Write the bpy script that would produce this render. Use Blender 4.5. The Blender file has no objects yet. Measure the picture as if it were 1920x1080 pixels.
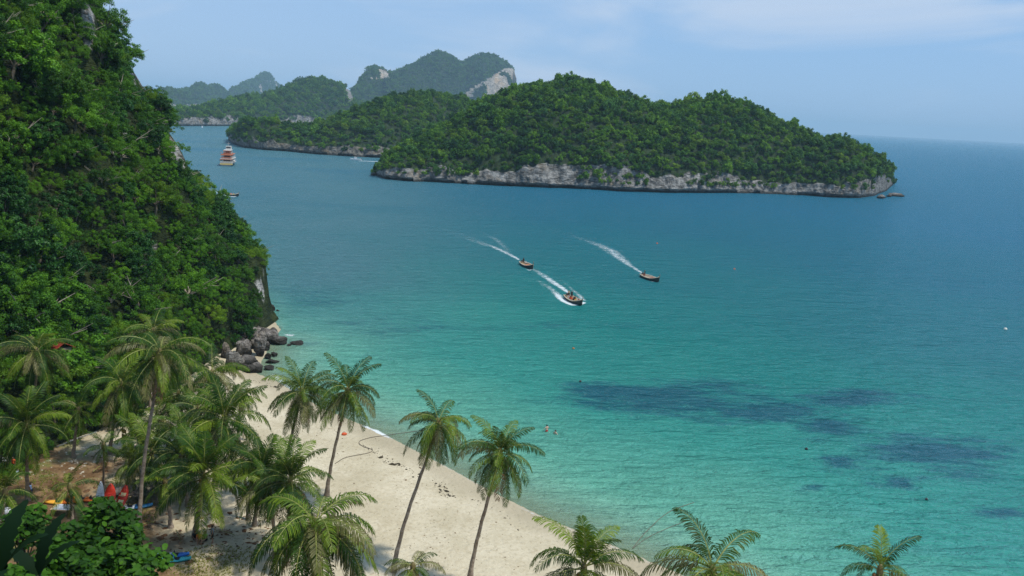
import bpy, math, random
import numpy as np
from mathutils import Vector, Matrix
random.seed(7)
RNG = np.random.default_rng(7)
scene = bpy.context.scene
C = scene.collection
R = math.radians

# ------------------------------------------------------------------ camera
FPX = 1507.0                       # focal length in pixels of a 1920 px wide frame
CAM_H = 40.0
ROLL = R(2.95)
PITCH = math.atan(324.0 / FPX)
_f = Vector((0, math.cos(PITCH), -math.sin(PITCH)))
_r0 = Vector((1, 0, 0)); _u0 = Vector((0, math.sin(PITCH), math.cos(PITCH)))
_r = _r0 * math.cos(ROLL) + _u0 * math.sin(ROLL)
_u = _u0 * math.cos(ROLL) - _r0 * math.sin(ROLL)
cam_data = bpy.data.cameras.new('camera')
cam = bpy.data.objects.new('camera', cam_data); C.objects.link(cam)
M = Matrix(((_r.x, _u.x, -_f.x, 0), (_r.y, _u.y, -_f.y, 0), (_r.z, _u.z, -_f.z, CAM_H), (0, 0, 0, 1)))
cam.matrix_world = M
cam_data.sensor_width = 36; cam_data.lens = FPX * 36 / 1920
cam_data.clip_end = 80000; cam_data.clip_start = 0.5
scene.camera = cam

# ------------------------------------------------------------------ sun, sky, exposure
SUN_EL, SUN_AZ = R(62), R(112)      # azimuth from +Y towards +X
SUN_STRENGTH, SKY_STRENGTH = 4.0, 0.10
HAZE = 0.00011                       # density of the air box built at the end
sd = bpy.data.lights.new('sun', 'SUN'); sd.energy = SUN_STRENGTH; sd.angle = R(2.5); sd.color = (1.0, 0.95, 0.86)
sun = bpy.data.objects.new('sun', sd); C.objects.link(sun)
sv = Vector((math.cos(SUN_EL) * math.sin(SUN_AZ), math.cos(SUN_EL) * math.cos(SUN_AZ), math.sin(SUN_EL)))
sun.rotation_euler = sv.to_track_quat('Z', 'Y').to_euler()
world = bpy.data.worlds.new('World'); scene.world = world; world.use_nodes = True
wn = world.node_tree.nodes; wl = world.node_tree.links; wn.clear()
sky = wn.new('ShaderNodeTexSky'); sky.sky_type = 'NISHITA'; sky.sun_disc = False
sky.sun_elevation = SUN_EL; sky.sun_rotation = SUN_AZ; sky.air_density = 1.0; sky.dust_density = 0.6; sky.ozone_density = 1.6
wtc = wn.new('ShaderNodeTexCoord'); wmp = wn.new('ShaderNodeMapping')
wmp.inputs['Scale'].default_value = (1.6, 1.6, 7.0); wmp.inputs['Rotation'].default_value = (0.0, R(14), R(35)); wmp.inputs['Location'].default_value = (0.35, 0.2, 0.1)
wl.new(wtc.outputs['Generated'], wmp.inputs['Vector'])
wno = wn.new('ShaderNodeTexNoise'); wno.inputs['Scale'].default_value = 1.7; wno.inputs['Detail'].default_value = 7; wno.inputs['Roughness'].default_value = 0.52; wno.inputs['Distortion'].default_value = 0.6
wl.new(wmp.outputs[0], wno.inputs['Vector'])
wr = wn.new('ShaderNodeMapRange'); wr.interpolation_type = 'SMOOTHSTEP'
wr.inputs['From Min'].default_value = 0.47; wr.inputs['From Max'].default_value = 0.72; wr.inputs['To Min'].default_value = 0.0; wr.inputs['To Max'].default_value = 0.9
wl.new(wno.outputs['Fac'], wr.inputs['Value'])
wve = wn.new('ShaderNodeMix'); wve.data_type = 'RGBA'; wve.inputs['B'].default_value = (2.8, 5.2, 8.9, 1); wve.inputs['Factor'].default_value = 0.72   # thin high veil
wl.new(sky.outputs[0], wve.inputs['A'])
wmx = wn.new('ShaderNodeMix'); wmx.data_type = 'RGBA'; wmx.inputs['B'].default_value = (5.4, 6.6, 8.4, 1)
wsx = wn.new('ShaderNodeSeparateXYZ'); wl.new(wtc.outputs['Generated'], wsx.inputs[0])
wgr = wn.new('ShaderNodeMapRange'); wgr.interpolation_type = 'SMOOTHSTEP'; wgr.inputs['From Min'].default_value = 0.35; wgr.inputs['From Max'].default_value = -0.55; wgr.inputs['To Min'].default_value = 0.0; wgr.inputs['To Max'].default_value = 0.30
wl.new(wsx.outputs['X'], wgr.inputs['Value'])                    # more high cloud towards the left (west) of the bay
wad = wn.new('ShaderNodeMath'); wad.operation = 'ADD'; wad.use_clamp = True; wl.new(wr.outputs[0], wad.inputs[0]); wl.new(wgr.outputs[0], wad.inputs[1])
wl.new(wad.outputs[0], wmx.inputs['Factor']); wl.new(wve.outputs['Result'], wmx.inputs['A'])
wbg = wn.new('ShaderNodeBackground'); wbg.inputs['Strength'].default_value = SKY_STRENGTH
wl.new(wmx.outputs['Result'], wbg.inputs['Color'])
wo = wn.new('ShaderNodeOutputWorld'); wl.new(wbg.outputs[0], wo.inputs['Surface'])
scene.view_settings.view_transform = 'Standard'; scene.view_settings.look = 'None'
scene.view_settings.gamma = 1.0; scene.view_settings.exposure = 0.05; scene.view_settings.use_curve_mapping = False
scene.render.engine = 'CYCLES'
scene.cycles.max_bounces = 6; scene.cycles.transparent_max_bounces = 12; scene.cycles.volume_bounces = 0
scene.cycles.use_denoising = True; scene.cycles.denoiser = 'OPENIMAGEDENOISE'; scene.cycles.denoising_input_passes = 'RGB_ALBEDO_NORMAL'; scene.cycles.denoising_prefilter = 'NONE'; scene.cycles.sample_clamp_direct = 1.6; scene.cycles.sample_clamp_indirect = 1.2

# ------------------------------------------------------------------ from the photograph's pixels to points of the place
def ray(px, py):
    return _f + _r * ((px - 960) / FPX) + _u * ((540 - py) / FPX)
def at(px, py, zc):
    return Vector((0, 0, CAM_H)) + ray(px, py) * zc
def on(px, py, z=0.0):
    d = ray(px, py); t = (z - CAM_H) / d.z
    return Vector((0, 0, CAM_H)) + d * t
def zc_at(px, py, z=0.0):
    return (z - CAM_H) / ray(px, py).z
def proj(P):                         # Nx3 -> px, py, zc
    P = np.asarray(P, float) - np.array((0, 0, CAM_H))
    x = P @ np.array(_r); y = P @ np.array(_u); z = P @ np.array(_f)
    z = np.where(z < 0.1, 0.1, z)
    return 960 + x / z * FPX, 540 - y / z * FPX, z

# ------------------------------------------------------------------ noise in numpy
def _hash(ix, iy, iz, seed):
    h = (ix * 374761393 + iy * 668265263 + iz * 2147483647 + seed * 974711) & 0xffffffff
    h = ((h ^ (h >> 13)) * 1274126177) & 0xffffffff
    h = h ^ (h >> 16)
    return (h & 0xffff) / 65535.0
def vnoise(P, scale, seed=0):
    P = np.asarray(P, float) * scale
    i = np.floor(P).astype(np.int64); f = P - i; f = f * f * (3 - 2 * f)
    out = 0
    for dx in (0, 1):
        for dy in (0, 1):
            for dz in (0, 1):
                w = (f[:, 0] if dx else 1 - f[:, 0]) * (f[:, 1] if dy else 1 - f[:, 1]) * (f[:, 2] if dz else 1 - f[:, 2])
                out = out + w * _hash(i[:, 0] + dx, i[:, 1] + dy, i[:, 2] + dz, seed)
    return out * 2 - 1
def fbm(P, scale, seed=0, oct=4, gain=0.5):
    a, s, o = 1.0, scale, 0
    for k in range(oct):
        o = o + a * vnoise(P, s, seed + k * 17); a *= gain; s *= 2.03
    return o
def sstep(a, b, x):
    t = np.clip((x - a) / (b - a), 0, 1); return t * t * (3 - 2 * t)

# ------------------------------------------------------------------ mesh building
def mesh_np(name, V, quads=None, tris=None, mats=(), smooth=False, attrs=None, midx=None):
    me = bpy.data.meshes.new(name)
    V = np.asarray(V, np.float32)
    nq = 0 if quads is None else len(quads); nt = 0 if tris is None else len(tris)
    loops = []; starts = []; tot = []
    if nq: loops.append(np.asarray(quads, np.int32).ravel()); starts.append(np.arange(nq) * 4)
    if nt: loops.append(np.asarray(tris, np.int32).ravel()); starts.append(nq * 4 + np.arange(nt) * 3)
    loops = np.concatenate(loops); starts = np.concatenate(starts).astype(np.int32)
    me.vertices.add(len(V)); me.vertices.foreach_set('co', V.ravel())
    me.loops.add(len(loops)); me.loops.foreach_set('vertex_index', loops)
    me.polygons.add(nq + nt); me.polygons.foreach_set('loop_start', starts)
    if midx is not None: me.polygons.foreach_set('material_index', np.asarray(midx, np.int32))
    me.update(calc_edges=True)
    me.polygons.foreach_set('use_smooth', np.full(nq + nt, smooth))
    for m in mats: me.materials.append(m)
    for k, (dom, arr) in (attrs or {}).items():
        a = me.attributes.new(k, 'FLOAT', dom); a.data.foreach_set('value', np.asarray(arr, np.float32))
    me.update()
    return me
def link(name, me, parent=None, loc=None):
    o = bpy.data.objects.new(name, me); C.objects.link(o)
    if parent is not None: o.parent = parent
    if loc is not None: o.location = loc
    return o
def tag(o, label, cat, group=None, kind=None):
    if label: o['label'] = label
    if cat: o['category'] = cat
    if group: o['group'] = group
    if kind: o['kind'] = kind
    return o
def thing(name, label, cat, loc=(0, 0, 0), rotz=0, group=None):
    o = bpy.data.objects.new(name, None); C.objects.link(o); o.empty_display_size = 0.2
    o.location = loc; o.rotation_euler = (0, 0, rotz)
    return tag(o, label, cat, group)

class MB:
    def __init__(s): s.v = []; s.q = []; s.t = []; s.n = 0
    def add(s, V, quads=(), tris=()):
        V = np.asarray(V, float).reshape(-1, 3)
        if len(quads): s.q.append(np.asarray(quads) + s.n)
        if len(tris): s.t.append(np.asarray(tris) + s.n)
        s.v.append(V); s.n += len(V); return s
    def box(s, c, size, rz=0, ry=0, taper=1.0):
        x, y, z = np.array(size) / 2
        V = np.array([(-x, -y, -z), (x, -y, -z), (x, y, -z), (-x, y, -z), (-x * taper, -y * taper, z), (x * taper, -y * taper, z), (x * taper, y * taper, z), (-x * taper, y * taper, z)])
        m = np.array(Matrix.Rotation(rz, 3, 'Z') @ Matrix.Rotation(ry, 3, 'Y'))
        return s.add(V @ m.T + np.array(c), [(0, 3, 2, 1), (4, 5, 6, 7), (0, 1, 5, 4), (1, 2, 6, 5), (2, 3, 7, 6), (3, 0, 4, 7)])
    def tube(s, pts, rad, n=8, caps=True):
        pts = np.asarray(pts, float); m = len(pts)
        rad = np.full(m, rad) if np.isscalar(rad) else np.asarray(rad, float)
        T = np.gradient(pts, axis=0); T /= np.linalg.norm(T, axis=1)[:, None] + 1e-9
        a = np.array((0, 0, 1.0)) if abs(T[0, 2]) < 0.9 else np.array((1.0, 0, 0))
        V = []
        for i in range(m):
            b = np.cross(T[i], a); b /= np.linalg.norm(b) + 1e-9; a2 = np.cross(b, T[i]); a = a2
            th = np.arange(n) / n * 2 * np.pi
            V.append(pts[i] + rad[i] * (np.cos(th)[:, None] * b + np.sin(th)[:, None] * a2))
        V = np.concatenate(V); q = []
        for i in range(m - 1):
            for k in range(n):
                k2 = (k + 1) % n; q.append((i * n + k, i * n + k2, (i + 1) * n + k2, (i + 1) * n + k))
        t = []
        if caps:
            V = np.vstack([V, pts[0], pts[-1]]); c0 = m * n
            for k in range(n):
                k2 = (k + 1) % n; t.append((c0, k2, k)); t.append((c0 + 1, (m - 1) * n + k, (m - 1) * n + k2))
        return s.add(V, q, t)
    def ball(s, c, r, nu=10, nv=7):
        r = np.array((r, r, r)) if np.isscalar(r) else np.array(r)
        V = [(0, 0, -1)]
        for j in range(1, nv):
            ph = -np.pi / 2 + np.pi * j / nv
            for i in range(nu):
                th = 2 * np.pi * i / nu; V.append((np.cos(th) * np.cos(ph), np.sin(th) * np.cos(ph), np.sin(ph)))
        V.append((0, 0, 1)); V = np.array(V) * r + np.array(c); q = []; t = []
        for j in range(nv - 2):
            for i in range(nu):
                i2 = (i + 1) % nu; q.append((1 + j * nu + i, 1 + j * nu + i2, 1 + (j + 1) * nu + i2, 1 + (j + 1) * nu + i))
        for i in range(nu):
            i2 = (i + 1) % nu; t.append((0, 1 + i2, 1 + i)); t.append((len(V) - 1, 1 + (nv - 2) * nu + i, 1 + (nv - 2) * nu + i2))
        return s.add(V, q, t)
    def mesh(s, name, mat, smooth=False, attrs=None):
        V = np.concatenate(s.v)
        q = np.concatenate(s.q) if s.q else None; t = np.concatenate(s.t) if s.t else None
        return mesh_np(name, V, q, t, [mat] if mat else [], smooth, attrs)
    def build(s, name, mat, parent=None, smooth=False, loc=None):
        return link(name, s.mesh(name, mat, smooth), parent, loc)

# ------------------------------------------------------------------ materials
class NT:
    def __init__(s, name):
        s.m = bpy.data.materials.new(name); s.m.use_nodes = True; s.t = s.m.node_tree; s.t.nodes.clear()
        s.out = s.t.nodes.new('ShaderNodeOutputMaterial')
    def n(s, typ, **kw):
        nd = s.t.nodes.new(typ)
        for k, v in kw.items():
            if k.startswith('i_'):
                key = k[2:].replace('_', ' ')
                s.put(nd.inputs[key], v)
            else: setattr(nd, k, v)
        return nd
    def put(s, sock, v):
        if isinstance(v, bpy.types.NodeSocket): s.t.links.new(v, sock)
        elif isinstance(v, (tuple, list)) and len(v) == 3 and sock.type == 'RGBA': sock.default_value = (*v, 1)
        else: sock.default_value = v
    def coord(s, scale=(1, 1, 1), rot=(0, 0, 0), kind='Object', loc=(0, 0, 0)):
        tc = s.n('ShaderNodeTexCoord') if kind != 'Pos' else s.n('ShaderNodeNewGeometry')
        o = tc.outputs[kind] if kind != 'Pos' else tc.outputs['Position']
        mp = s.n('ShaderNodeMapping'); s.t.links.new(o, mp.inputs['Vector'])
        mp.inputs['Scale'].default_value = scale; mp.inputs['Rotation'].default_value = rot; mp.inputs['Location'].default_value = loc
        return mp.outputs[0]
    def noise(s, vec, scale, detail=4, rough=0.5, dist=0):
        return s.n('ShaderNodeTexNoise', i_Vector=vec, i_Scale=scale, i_Detail=detail, i_Roughness=rough, i_Distortion=dist).outputs['Fac']
    def rng(s, v, a, b, c=0.0, d=1.0, smooth=True):
        nd = s.n('ShaderNodeMapRange'); nd.interpolation_type = 'SMOOTHSTEP' if smooth else 'LINEAR'
        s.put(nd.inputs['Value'], v)
        for k, x in zip(('From Min', 'From Max', 'To Min', 'To Max'), (a, b, c, d)): nd.inputs[k].default_value = x
        return nd.outputs[0]
    def mix(s, f, a, b):
        nd = s.n('ShaderNodeMix', data_type='RGBA'); s.put(nd.inputs['Factor'], f); s.put(nd.inputs['A'], a); s.put(nd.inputs['B'], b)
        return nd.outputs['Result']
    def math(s, op, a, b=0.0, clamp=False):
        nd = s.n('ShaderNodeMath', operation=op, use_clamp=clamp); s.put(nd.inputs[0], a); s.put(nd.inputs[1], b)
        return nd.outputs[0]
    def attr(s, name):
        nd = s.n('ShaderNodeAttribute'); nd.attribute_name = name; return nd.outputs['Fac']
    def bump(s, h, strength, dist, normal=None):
        nd = s.n('ShaderNodeBump'); s.put(nd.inputs['Height'], h); nd.inputs['Strength'].default_value = strength; nd.inputs['Distance'].default_value = dist
        if normal is not None: s.put(nd.inputs['Normal'], normal)
        return nd.outputs[0]
    def bsdf(s, col, rough=0.7, spec=0.3, normal=None, **kw):
        b = s.n('ShaderNodeBsdfPrincipled'); s.put(b.inputs['Base Color'], col); s.put(b.inputs['Roughness'], rough); b.inputs['Specular IOR Level'].default_value = spec
        if normal is not None: s.put(b.inputs['Normal'], normal)
        return b.outputs[0]
    def done(s, sh):
        s.t.links.new(sh, s.out.inputs['Surface']); return s.m

def plain(name, col, rough=0.6, var=0.25, scale=6.0, bump=0.0, spec=0.3):
    t = NT(name); v = t.coord(kind='Object'); n = t.noise(v, scale, 4, 0.6)
    c = t.mix(t.rng(n, 0.3, 0.75), tuple(x * (1 - var) for x in col), tuple(min(1, x * (1 + var)) for x in col))
    nm = t.bump(n, bump, 0.02) if bump else None
    return t.done(t.bsdf(c, rough, spec, nm))

def leafmat(name, dark, mid, light, trans=0.3, rough=0.55, objvar=1.0, hue2=None, spec=0.25):
    """tone: an attribute per leaf (its own colour); the object's random number gives every tree its own green"""
    t = NT(name); tone = t.attr('tone')
    oi = t.n('ShaderNodeObjectInfo').outputs['Random']
    f = t.math('ADD', tone, t.math('MULTIPLY', t.math('SUBTRACT', oi, 0.5), objvar), clamp=True)
    cr = t.n('ShaderNodeValToRGB'); e = cr.color_ramp.elements
    e[0].position = 0.0; e[0].color = (*dark, 1); e[1].position = 1.0; e[1].color = (*light, 1)
    m = cr.color_ramp.elements.new(0.5); m.color = (*mid, 1)
    t.put(cr.inputs[0], f); col = cr.outputs[0]
    if hue2 is not None:
        w = t.n('ShaderNodeTexWhiteNoise', noise_dimensions='1D'); t.put(w.inputs['W'], t.math('MULTIPLY', oi, 91.7))
        col = t.mix(t.rng(w.outputs['Value'], 0.60, 1.0, 0, 0.85), col, hue2)
    b = t.bsdf(col, rough, spec)
    tr = t.n('ShaderNodeBsdfTranslucent'); t.put(tr.inputs['Color'], t.mix(0.35, col, (light[0] * 1.5, light[1] * 1.25, light[2])))
    mx = t.n('ShaderNodeMixShader'); mx.inputs[0].default_value = trans
    t.t.links.new(b, mx.inputs[1]); t.t.links.new(tr.outputs[0], mx.inputs[2])
    return t.done(mx.outputs[0])

def rockmat(name, pale, dark, warm, scale=1.0, tilt=0.35, streak=0.5):
    t = NT(name); v = t.coord(kind='Pos', scale=(scale,) * 3)
    vs = t.coord(kind='Pos', scale=(scale * 0.5, scale * 0.5, scale * 2.2), rot=(R(8), tilt, 0))
    vv = t.coord(kind='Pos', scale=(scale * 1.6, scale * 1.6, scale * 0.22))
    n1 = t.noise(v, 0.55, 7, 0.62); n2 = t.noise(vs, 0.9, 6, 0.6, 0.6); n3 = t.noise(vv, 0.5, 4, 0.6)
    c = t.mix(t.rng(n1, 0.32, 0.68), dark, pale)
    c = t.mix(t.rng(n2, 0.52, 0.66, 0, 0.85), c, tuple(x * 0.35 for x in dark))
    c = t.mix(t.rng(n3, 0.5, 0.75, 0, streak), c, tuple(x * 0.4 for x in dark))
    c = t.mix(t.rng(t.noise(v, 0.21, 3), 0.52, 0.72, 0, 0.6), c, warm)
    geo = t.n('ShaderNodeSeparateXYZ'); t.put(geo.inputs[0], t.coord(kind='Pos'))
    c = t.mix(t.rng(geo.outputs['Z'], 0.6, 2.2, 0.92, 0), c, (0.018, 0.018, 0.014))      # nearly black band at the waterline
    hgt = t.math('ADD', n1, t.math('MULTIPLY', n2, 0.9))
    return t.done(t.bsdf(c, 0.85, 0.2, t.bump(hgt, 1.0, 0.9 / scale)))

MAT = {}
MAT['jungle'] = leafmat('jungle_leaves', (0.008, 0.038, 0.002), (0.042, 0.138, 0.005), (0.130, 0.300, 0.010), 0.30, 0.6, 0.70, hue2=(0.090, 0.210, 0.008))
MAT['forest'] = leafmat('island_leaves', (0.012, 0.050, 0.004), (0.052, 0.155, 0.008), (0.145, 0.290, 0.016), 0.25, 0.6, 0.8, hue2=(0.080, 0.170, 0.012), spec=0.15)
MAT['jungle_dark'] = leafmat('dark_jungle_leaves', (0.005, 0.026, 0.004), (0.018, 0.078, 0.010), (0.055, 0.170, 0.020), 0.22, 0.5, 0.5)
MAT['jungle_lime'] = leafmat('yellow_jungle_leaves', (0.030, 0.085, 0.003), (0.095, 0.200, 0.008), (0.220, 0.360, 0.020), 0.35, 0.6, 0.5)
MAT['forest_dark'] = leafmat('dark_island_leaves', (0.007, 0.034, 0.006), (0.026, 0.092, 0.014), (0.070, 0.180, 0.030), 0.2, 0.6, 0.7, spec=0.15)
MAT['forest_lime'] = leafmat('yellow_island_leaves', (0.030, 0.080, 0.004), (0.090, 0.180, 0.010), (0.190, 0.310, 0.020), 0.25, 0.6, 0.6, spec=0.15)
MAT['bush'] = leafmat('broad_leaves', (0.008, 0.030, 0.002), (0.028, 0.090, 0.005), (0.075, 0.190, 0.012), 0.3, 0.55, 0.2, spec=0.15)
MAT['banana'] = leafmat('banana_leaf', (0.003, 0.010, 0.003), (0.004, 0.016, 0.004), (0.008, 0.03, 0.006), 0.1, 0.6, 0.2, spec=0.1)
MAT['frond'] = leafmat('palm_leaflets', (0.006, 0.026, 0.002), (0.030, 0.082, 0.005), (0.165, 0.240, 0.014), 0.25, 0.5, 0.80, spec=0.2)
MAT['frond_old'] = leafmat('old_palm_leaflets', (0.070, 0.075, 0.022), (0.140, 0.140, 0.045), (0.260, 0.240, 0.100), 0.25, 0.5, 0.5, spec=0.3)
MAT['frond_dry'] = leafmat('dry_palm_leaflets', (0.10, 0.05, 0.02), (0.19, 0.105, 0.045), (0.29, 0.18, 0.09), 0.2, 0.7, 0.2)
MAT['rachis'] = plain('frond_stalk', (0.20, 0.22, 0.05), 0.5, 0.3)
MAT['bark'] = plain('jungle_bark', (0.12, 0.10, 0.075), 0.9, 0.4, 3, 0.5)
MAT['rock'] = rockmat('limestone', (0.31, 0.305, 0.285), (0.075, 0.073, 0.066), (0.20, 0.16, 0.11), scale=0.5)
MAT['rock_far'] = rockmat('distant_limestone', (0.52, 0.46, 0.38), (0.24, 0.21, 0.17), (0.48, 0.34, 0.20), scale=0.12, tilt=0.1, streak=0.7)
MAT['rock_dark'] = rockmat('wet_boulder', (0.33, 0.30, 0.27), (0.10, 0.088, 0.075), (0.17, 0.135, 0.085), scale=1.6)
MAT['rock_shore'] = rockmat('dark_shore_rock', (0.22, 0.21, 0.18), (0.07, 0.065, 0.055), (0.13, 0.10, 0.06), scale=0.6)

def trunk_mat():
    t = NT('palm_bark'); v = t.coord(kind='Object')
    ring = t.n('ShaderNodeTexWave', wave_type='BANDS', bands_direction='Z', i_Scale=2.4, i_Distortion=1.5, i_Detail=2.0); t.put(ring.inputs['Vector'], v)
    n = t.noise(v, 2.5, 5, 0.65)
    c = t.mix(t.rng(n, 0.3, 0.7), (0.22, 0.17, 0.13), (0.44, 0.37, 0.30))
    c = t.mix(t.rng(ring.outputs['Fac'], 0.0, 0.35, 0.5, 0), c, (0.11, 0.08, 0.06))
    return t.done(t.bsdf(c, 0.85, 0.2, t.bump(ring.outputs['Fac'], 0.6, 0.04)))
MAT['trunk'] = trunk_mat()

def hillmat():
    t = NT('hill_rock_and_soil'); v = t.coord(kind='Pos'); vs = t.coord(kind='Pos', scale=(0.8, 0.8, 3.2), rot=(R(6), R(14), 0)); vv = t.coord(kind='Pos', scale=(2, 2, 0.28))
    n1 = t.noise(v, 0.45, 7, 0.62); n2 = t.noise(vs, 0.7, 6, 0.62, 0.4); n3 = t.noise(vv, 0.5, 4, 0.6)
    rock = t.mix(t.rng(n1, 0.32, 0.68), (0.20, 0.19, 0.17), (0.46, 0.44, 0.42))
    rock = t.mix(t.rng(n2, 0.5, 0.64, 0, 0.85), rock, (0.05, 0.045, 0.035))
    rock = t.mix(t.rng(n3, 0.5, 0.75, 0, 0.6), rock, (0.07, 0.06, 0.05))
    rock = t.mix(t.rng(t.noise(v, 0.15, 3), 0.55, 0.68, 0, 0.6), rock, (0.30, 0.19, 0.10))
    soil = t.mix(t.rng(n1, 0.35, 0.65), (0.012, 0.020, 0.006), (0.035, 0.048, 0.014))
    c = t.mix(t.rng(t.attr('bare'), 0.35, 0.6), soil, rock)
    return t.done(t.bsdf(c, 0.9, 0.15, t.bump(t.math('ADD', n1, n2), 1.0, 0.8)))
MAT['hill'] = hillmat()
def islandmat(name, rock, soil_a, soil_b):
    """rock node tree cannot be nested, so the island's ground is two materials: rock faces and wooded soil"""
    return rock
MAT['soil'] = plain('forest_floor', (0.018, 0.034, 0.010), 0.95, 0.5, 0.3)

# ------------------------------------------------------------------ the coast of the bay
SHORE_PX = [(478, 700), (520, 716), (560, 742), (600, 764), (650, 786), (700, 806), (740, 826), (790, 852), (840, 878), (885, 903), (940, 932), (1000, 962), (1060, 988), (1110, 1008), (1190, 1042), (1280, 1080)]
shore = [(-41.5, 140.0), (-40.6, 131.0), (-39.4, 124.0)] + [tuple(on(a, b, 0)[:2]) for a, b in SHORE_PX] + [(24, 55), (36, 40), (46, 18), (52, -20), (60, -90), (60, -300)]
land = [(-400, -300), (-400, 300), (-180, 262), (-112, 238), (-84, 216), (-69, 193), (-57, 170), (-49, 154), (-44.5, 146)] + shore
land_np = np.array(land, float)
def seg_dist(P, A, B):
    d = B - A; L = (d * d).sum(); t = np.clip(((P - A) @ d) / L, 0, 1)
    return np.linalg.norm(P - (A + t[:, None] * d), axis=1)
def inside(P, poly):
    x, y = P[:, 0], P[:, 1]; c = np.zeros(len(P), bool); n = len(poly)
    for i in range(n):
        x0, y0 = poly[i]; x1, y1 = poly[(i + 1) % n]
        if y0 == y1: continue
        cond = ((y0 > y) != (y1 > y)) & (x < (x1 - x0) * (y - y0) / (y1 - y0) + x0); c ^= cond
    return c
def inland(P):
    P = np.asarray(P, float)[:, :2]; n = len(land_np)
    d = np.min([seg_dist(P, land_np[i], land_np[(i + 1) % n]) for i in range(n) if not (land_np[i][0] == -400 and land_np[(i + 1) % n][0] == -400)], axis=0)
    return np.where(inside(P, land), d, -d)
def ground_z(P):
    P = np.asarray(P, float); P2 = P[:, :2]; d = inland(P2)
    Q = np.column_stack([P2, np.zeros(len(P2))])
    z = np.where(d < 0, np.maximum(d * 0.055, -14), 2.3 * (1 - np.exp(-d * 0.045)))
    z = z + np.where(d > 2, sstep(2, 12, d) * (0.10 * fbm(Q, 0.22, 3, 3) + 0.25 * vnoise(Q, 0.06, 9)), 0)
    y = P2[:, 1]; x = P2[:, 0]
    hill = np.clip(38 - 0.97 * y, 0, 38) * sstep(34, 12, x - 0.0 * y) * sstep(0, 20, d)      # the rise of the viewpoint itself
    return z + np.maximum(0, hill - 1.2) * sstep(0.0, 3.0, hill)
def gz(x, y): return float(ground_z(np.array([(x, y)]))[0])
def gpt(px, py):                     # a ground point under a pixel
    z = 2.0
    for _ in range(5):
        p = on(px, py, z); z = gz(p.x, p.y)
    return Vector((p.x, p.y, z))

def grid_quads(nu, nv, wrap=False):
    i = np.arange(nu - (0 if wrap else 1))[:, None]; j = np.arange(nv - 1)[None, :]
    i2 = (i + 1) % nu
    a = i * nv + j; b = i2 * nv + j; c = i2 * nv + j + 1; d = i * nv + j + 1
    return np.stack([a, b, c, d], -1).reshape(-1, 4)

# ground sheet: beach, soil behind it and the sea bed
xs = np.arange(-190, 141, 1.0); ys = np.arange(-90, 251, 1.0)
X, Y = np.meshgrid(xs, ys, indexing='ij'); P2 = np.column_stack([X.ravel(), Y.ravel()])
gd = inland(P2); Z = ground_z(P2)
GV = np.column_stack([P2, Z])
def groundmat():
    t = NT('beach_sand_and_soil'); v = t.coord(kind='Pos')
    d = t.attr('inland'); z = t.n('ShaderNodeSeparateXYZ'); t.put(z.inputs[0], v); zz = z.outputs['Z']
    nb = t.noise(v, 0.16, 5, 0.6); nf = t.noise(v, 2.2, 6, 0.65); ng = t.noise(v, 9.0, 3, 0.6); nm = t.noise(v, 0.7, 5, 0.6)
    sand = t.mix(t.rng(nb, 0.35, 0.65), (0.46, 0.40, 0.275), (0.56, 0.495, 0.36))
    sand = t.mix(t.rng(nf, 0.46, 0.70, 0, 0.5), sand, (0.34, 0.275, 0.17))
    sand = t.mix(t.rng(nm, 0.50, 0.70, 0, 0.35), sand, (0.40, 0.335, 0.22))
    wet = t.mix(t.rng(nb, 0.3, 0.7), (0.36, 0.31, 0.21), (0.42, 0.36, 0.25))
    sand = t.mix(t.rng(t.math('ADD', zz, t.math('MULTIPLY', nm, 0.14)), 0.22, 0.50, 1, 0), sand, wet)
    sand = t.mix(t.rng(zz, -0.30, 0.0, 1, 0), sand, (0.56, 0.52, 0.38))
    dd = t.math('ADD', d, t.math('MULTIPLY', t.math('SUBTRACT', nb, 0.5), 22.0))
    soil = t.mix(t.rng(nm, 0.35, 0.65), (0.13, 0.075, 0.035), (0.26, 0.17, 0.085))
    soil = t.mix(t.rng(nf, 0.45, 0.7, 0, 0.6), soil, (0.07, 0.042, 0.02))
    grass = t.mix(t.rng(nf, 0.35, 0.65), (0.07, 0.10, 0.02), (0.17, 0.18, 0.05))
    soil = t.mix(t.rng(t.noise(t.coord(kind='Pos', loc=(13, 4, 0)), 0.20, 5, 0.65), 0.52, 0.62, 0, 0.85), soil, grass)
    c = t.mix(t.rng(dd, 25.0, 33.0), sand, soil)
    litter = t.rng(t.noise(v, 3.4, 5, 0.7), 0.60, 0.68, 0, 0.75)
    litter = t.math('MULTIPLY', litter, t.rng(dd, 14.0, 30.0, 0.15, 1.0))
    c = t.mix(litter, c, (0.09, 0.05, 0.022))
    c = t.mix(t.rng(d, 43, 56), c, (0.03, 0.045, 0.012))
    vo = t.n('ShaderNodeTexVoronoi', feature='SMOOTH_F1', i_Vector=v, i_Scale=1.7, i_Randomness=1.0); dent = t.rng(vo.outputs['Distance'], 0.0, 0.42)
    h = t.math('ADD', t.math('ADD', t.math('MULTIPLY', nf, 0.9), t.math('MULTIPLY', ng, 0.3)), t.math('MULTIPLY', dent, 0.5))
    return t.done(t.bsdf(c, 0.92, 0.15, t.bump(h, 0.75, 0.16)))
ground = link('ground', mesh_np('ground', GV, grid_quads(len(xs), len(ys)), None, [groundmat()], True, {'inland': ('POINT', gd)}))
ground['kind'] = 'structure'

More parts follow.
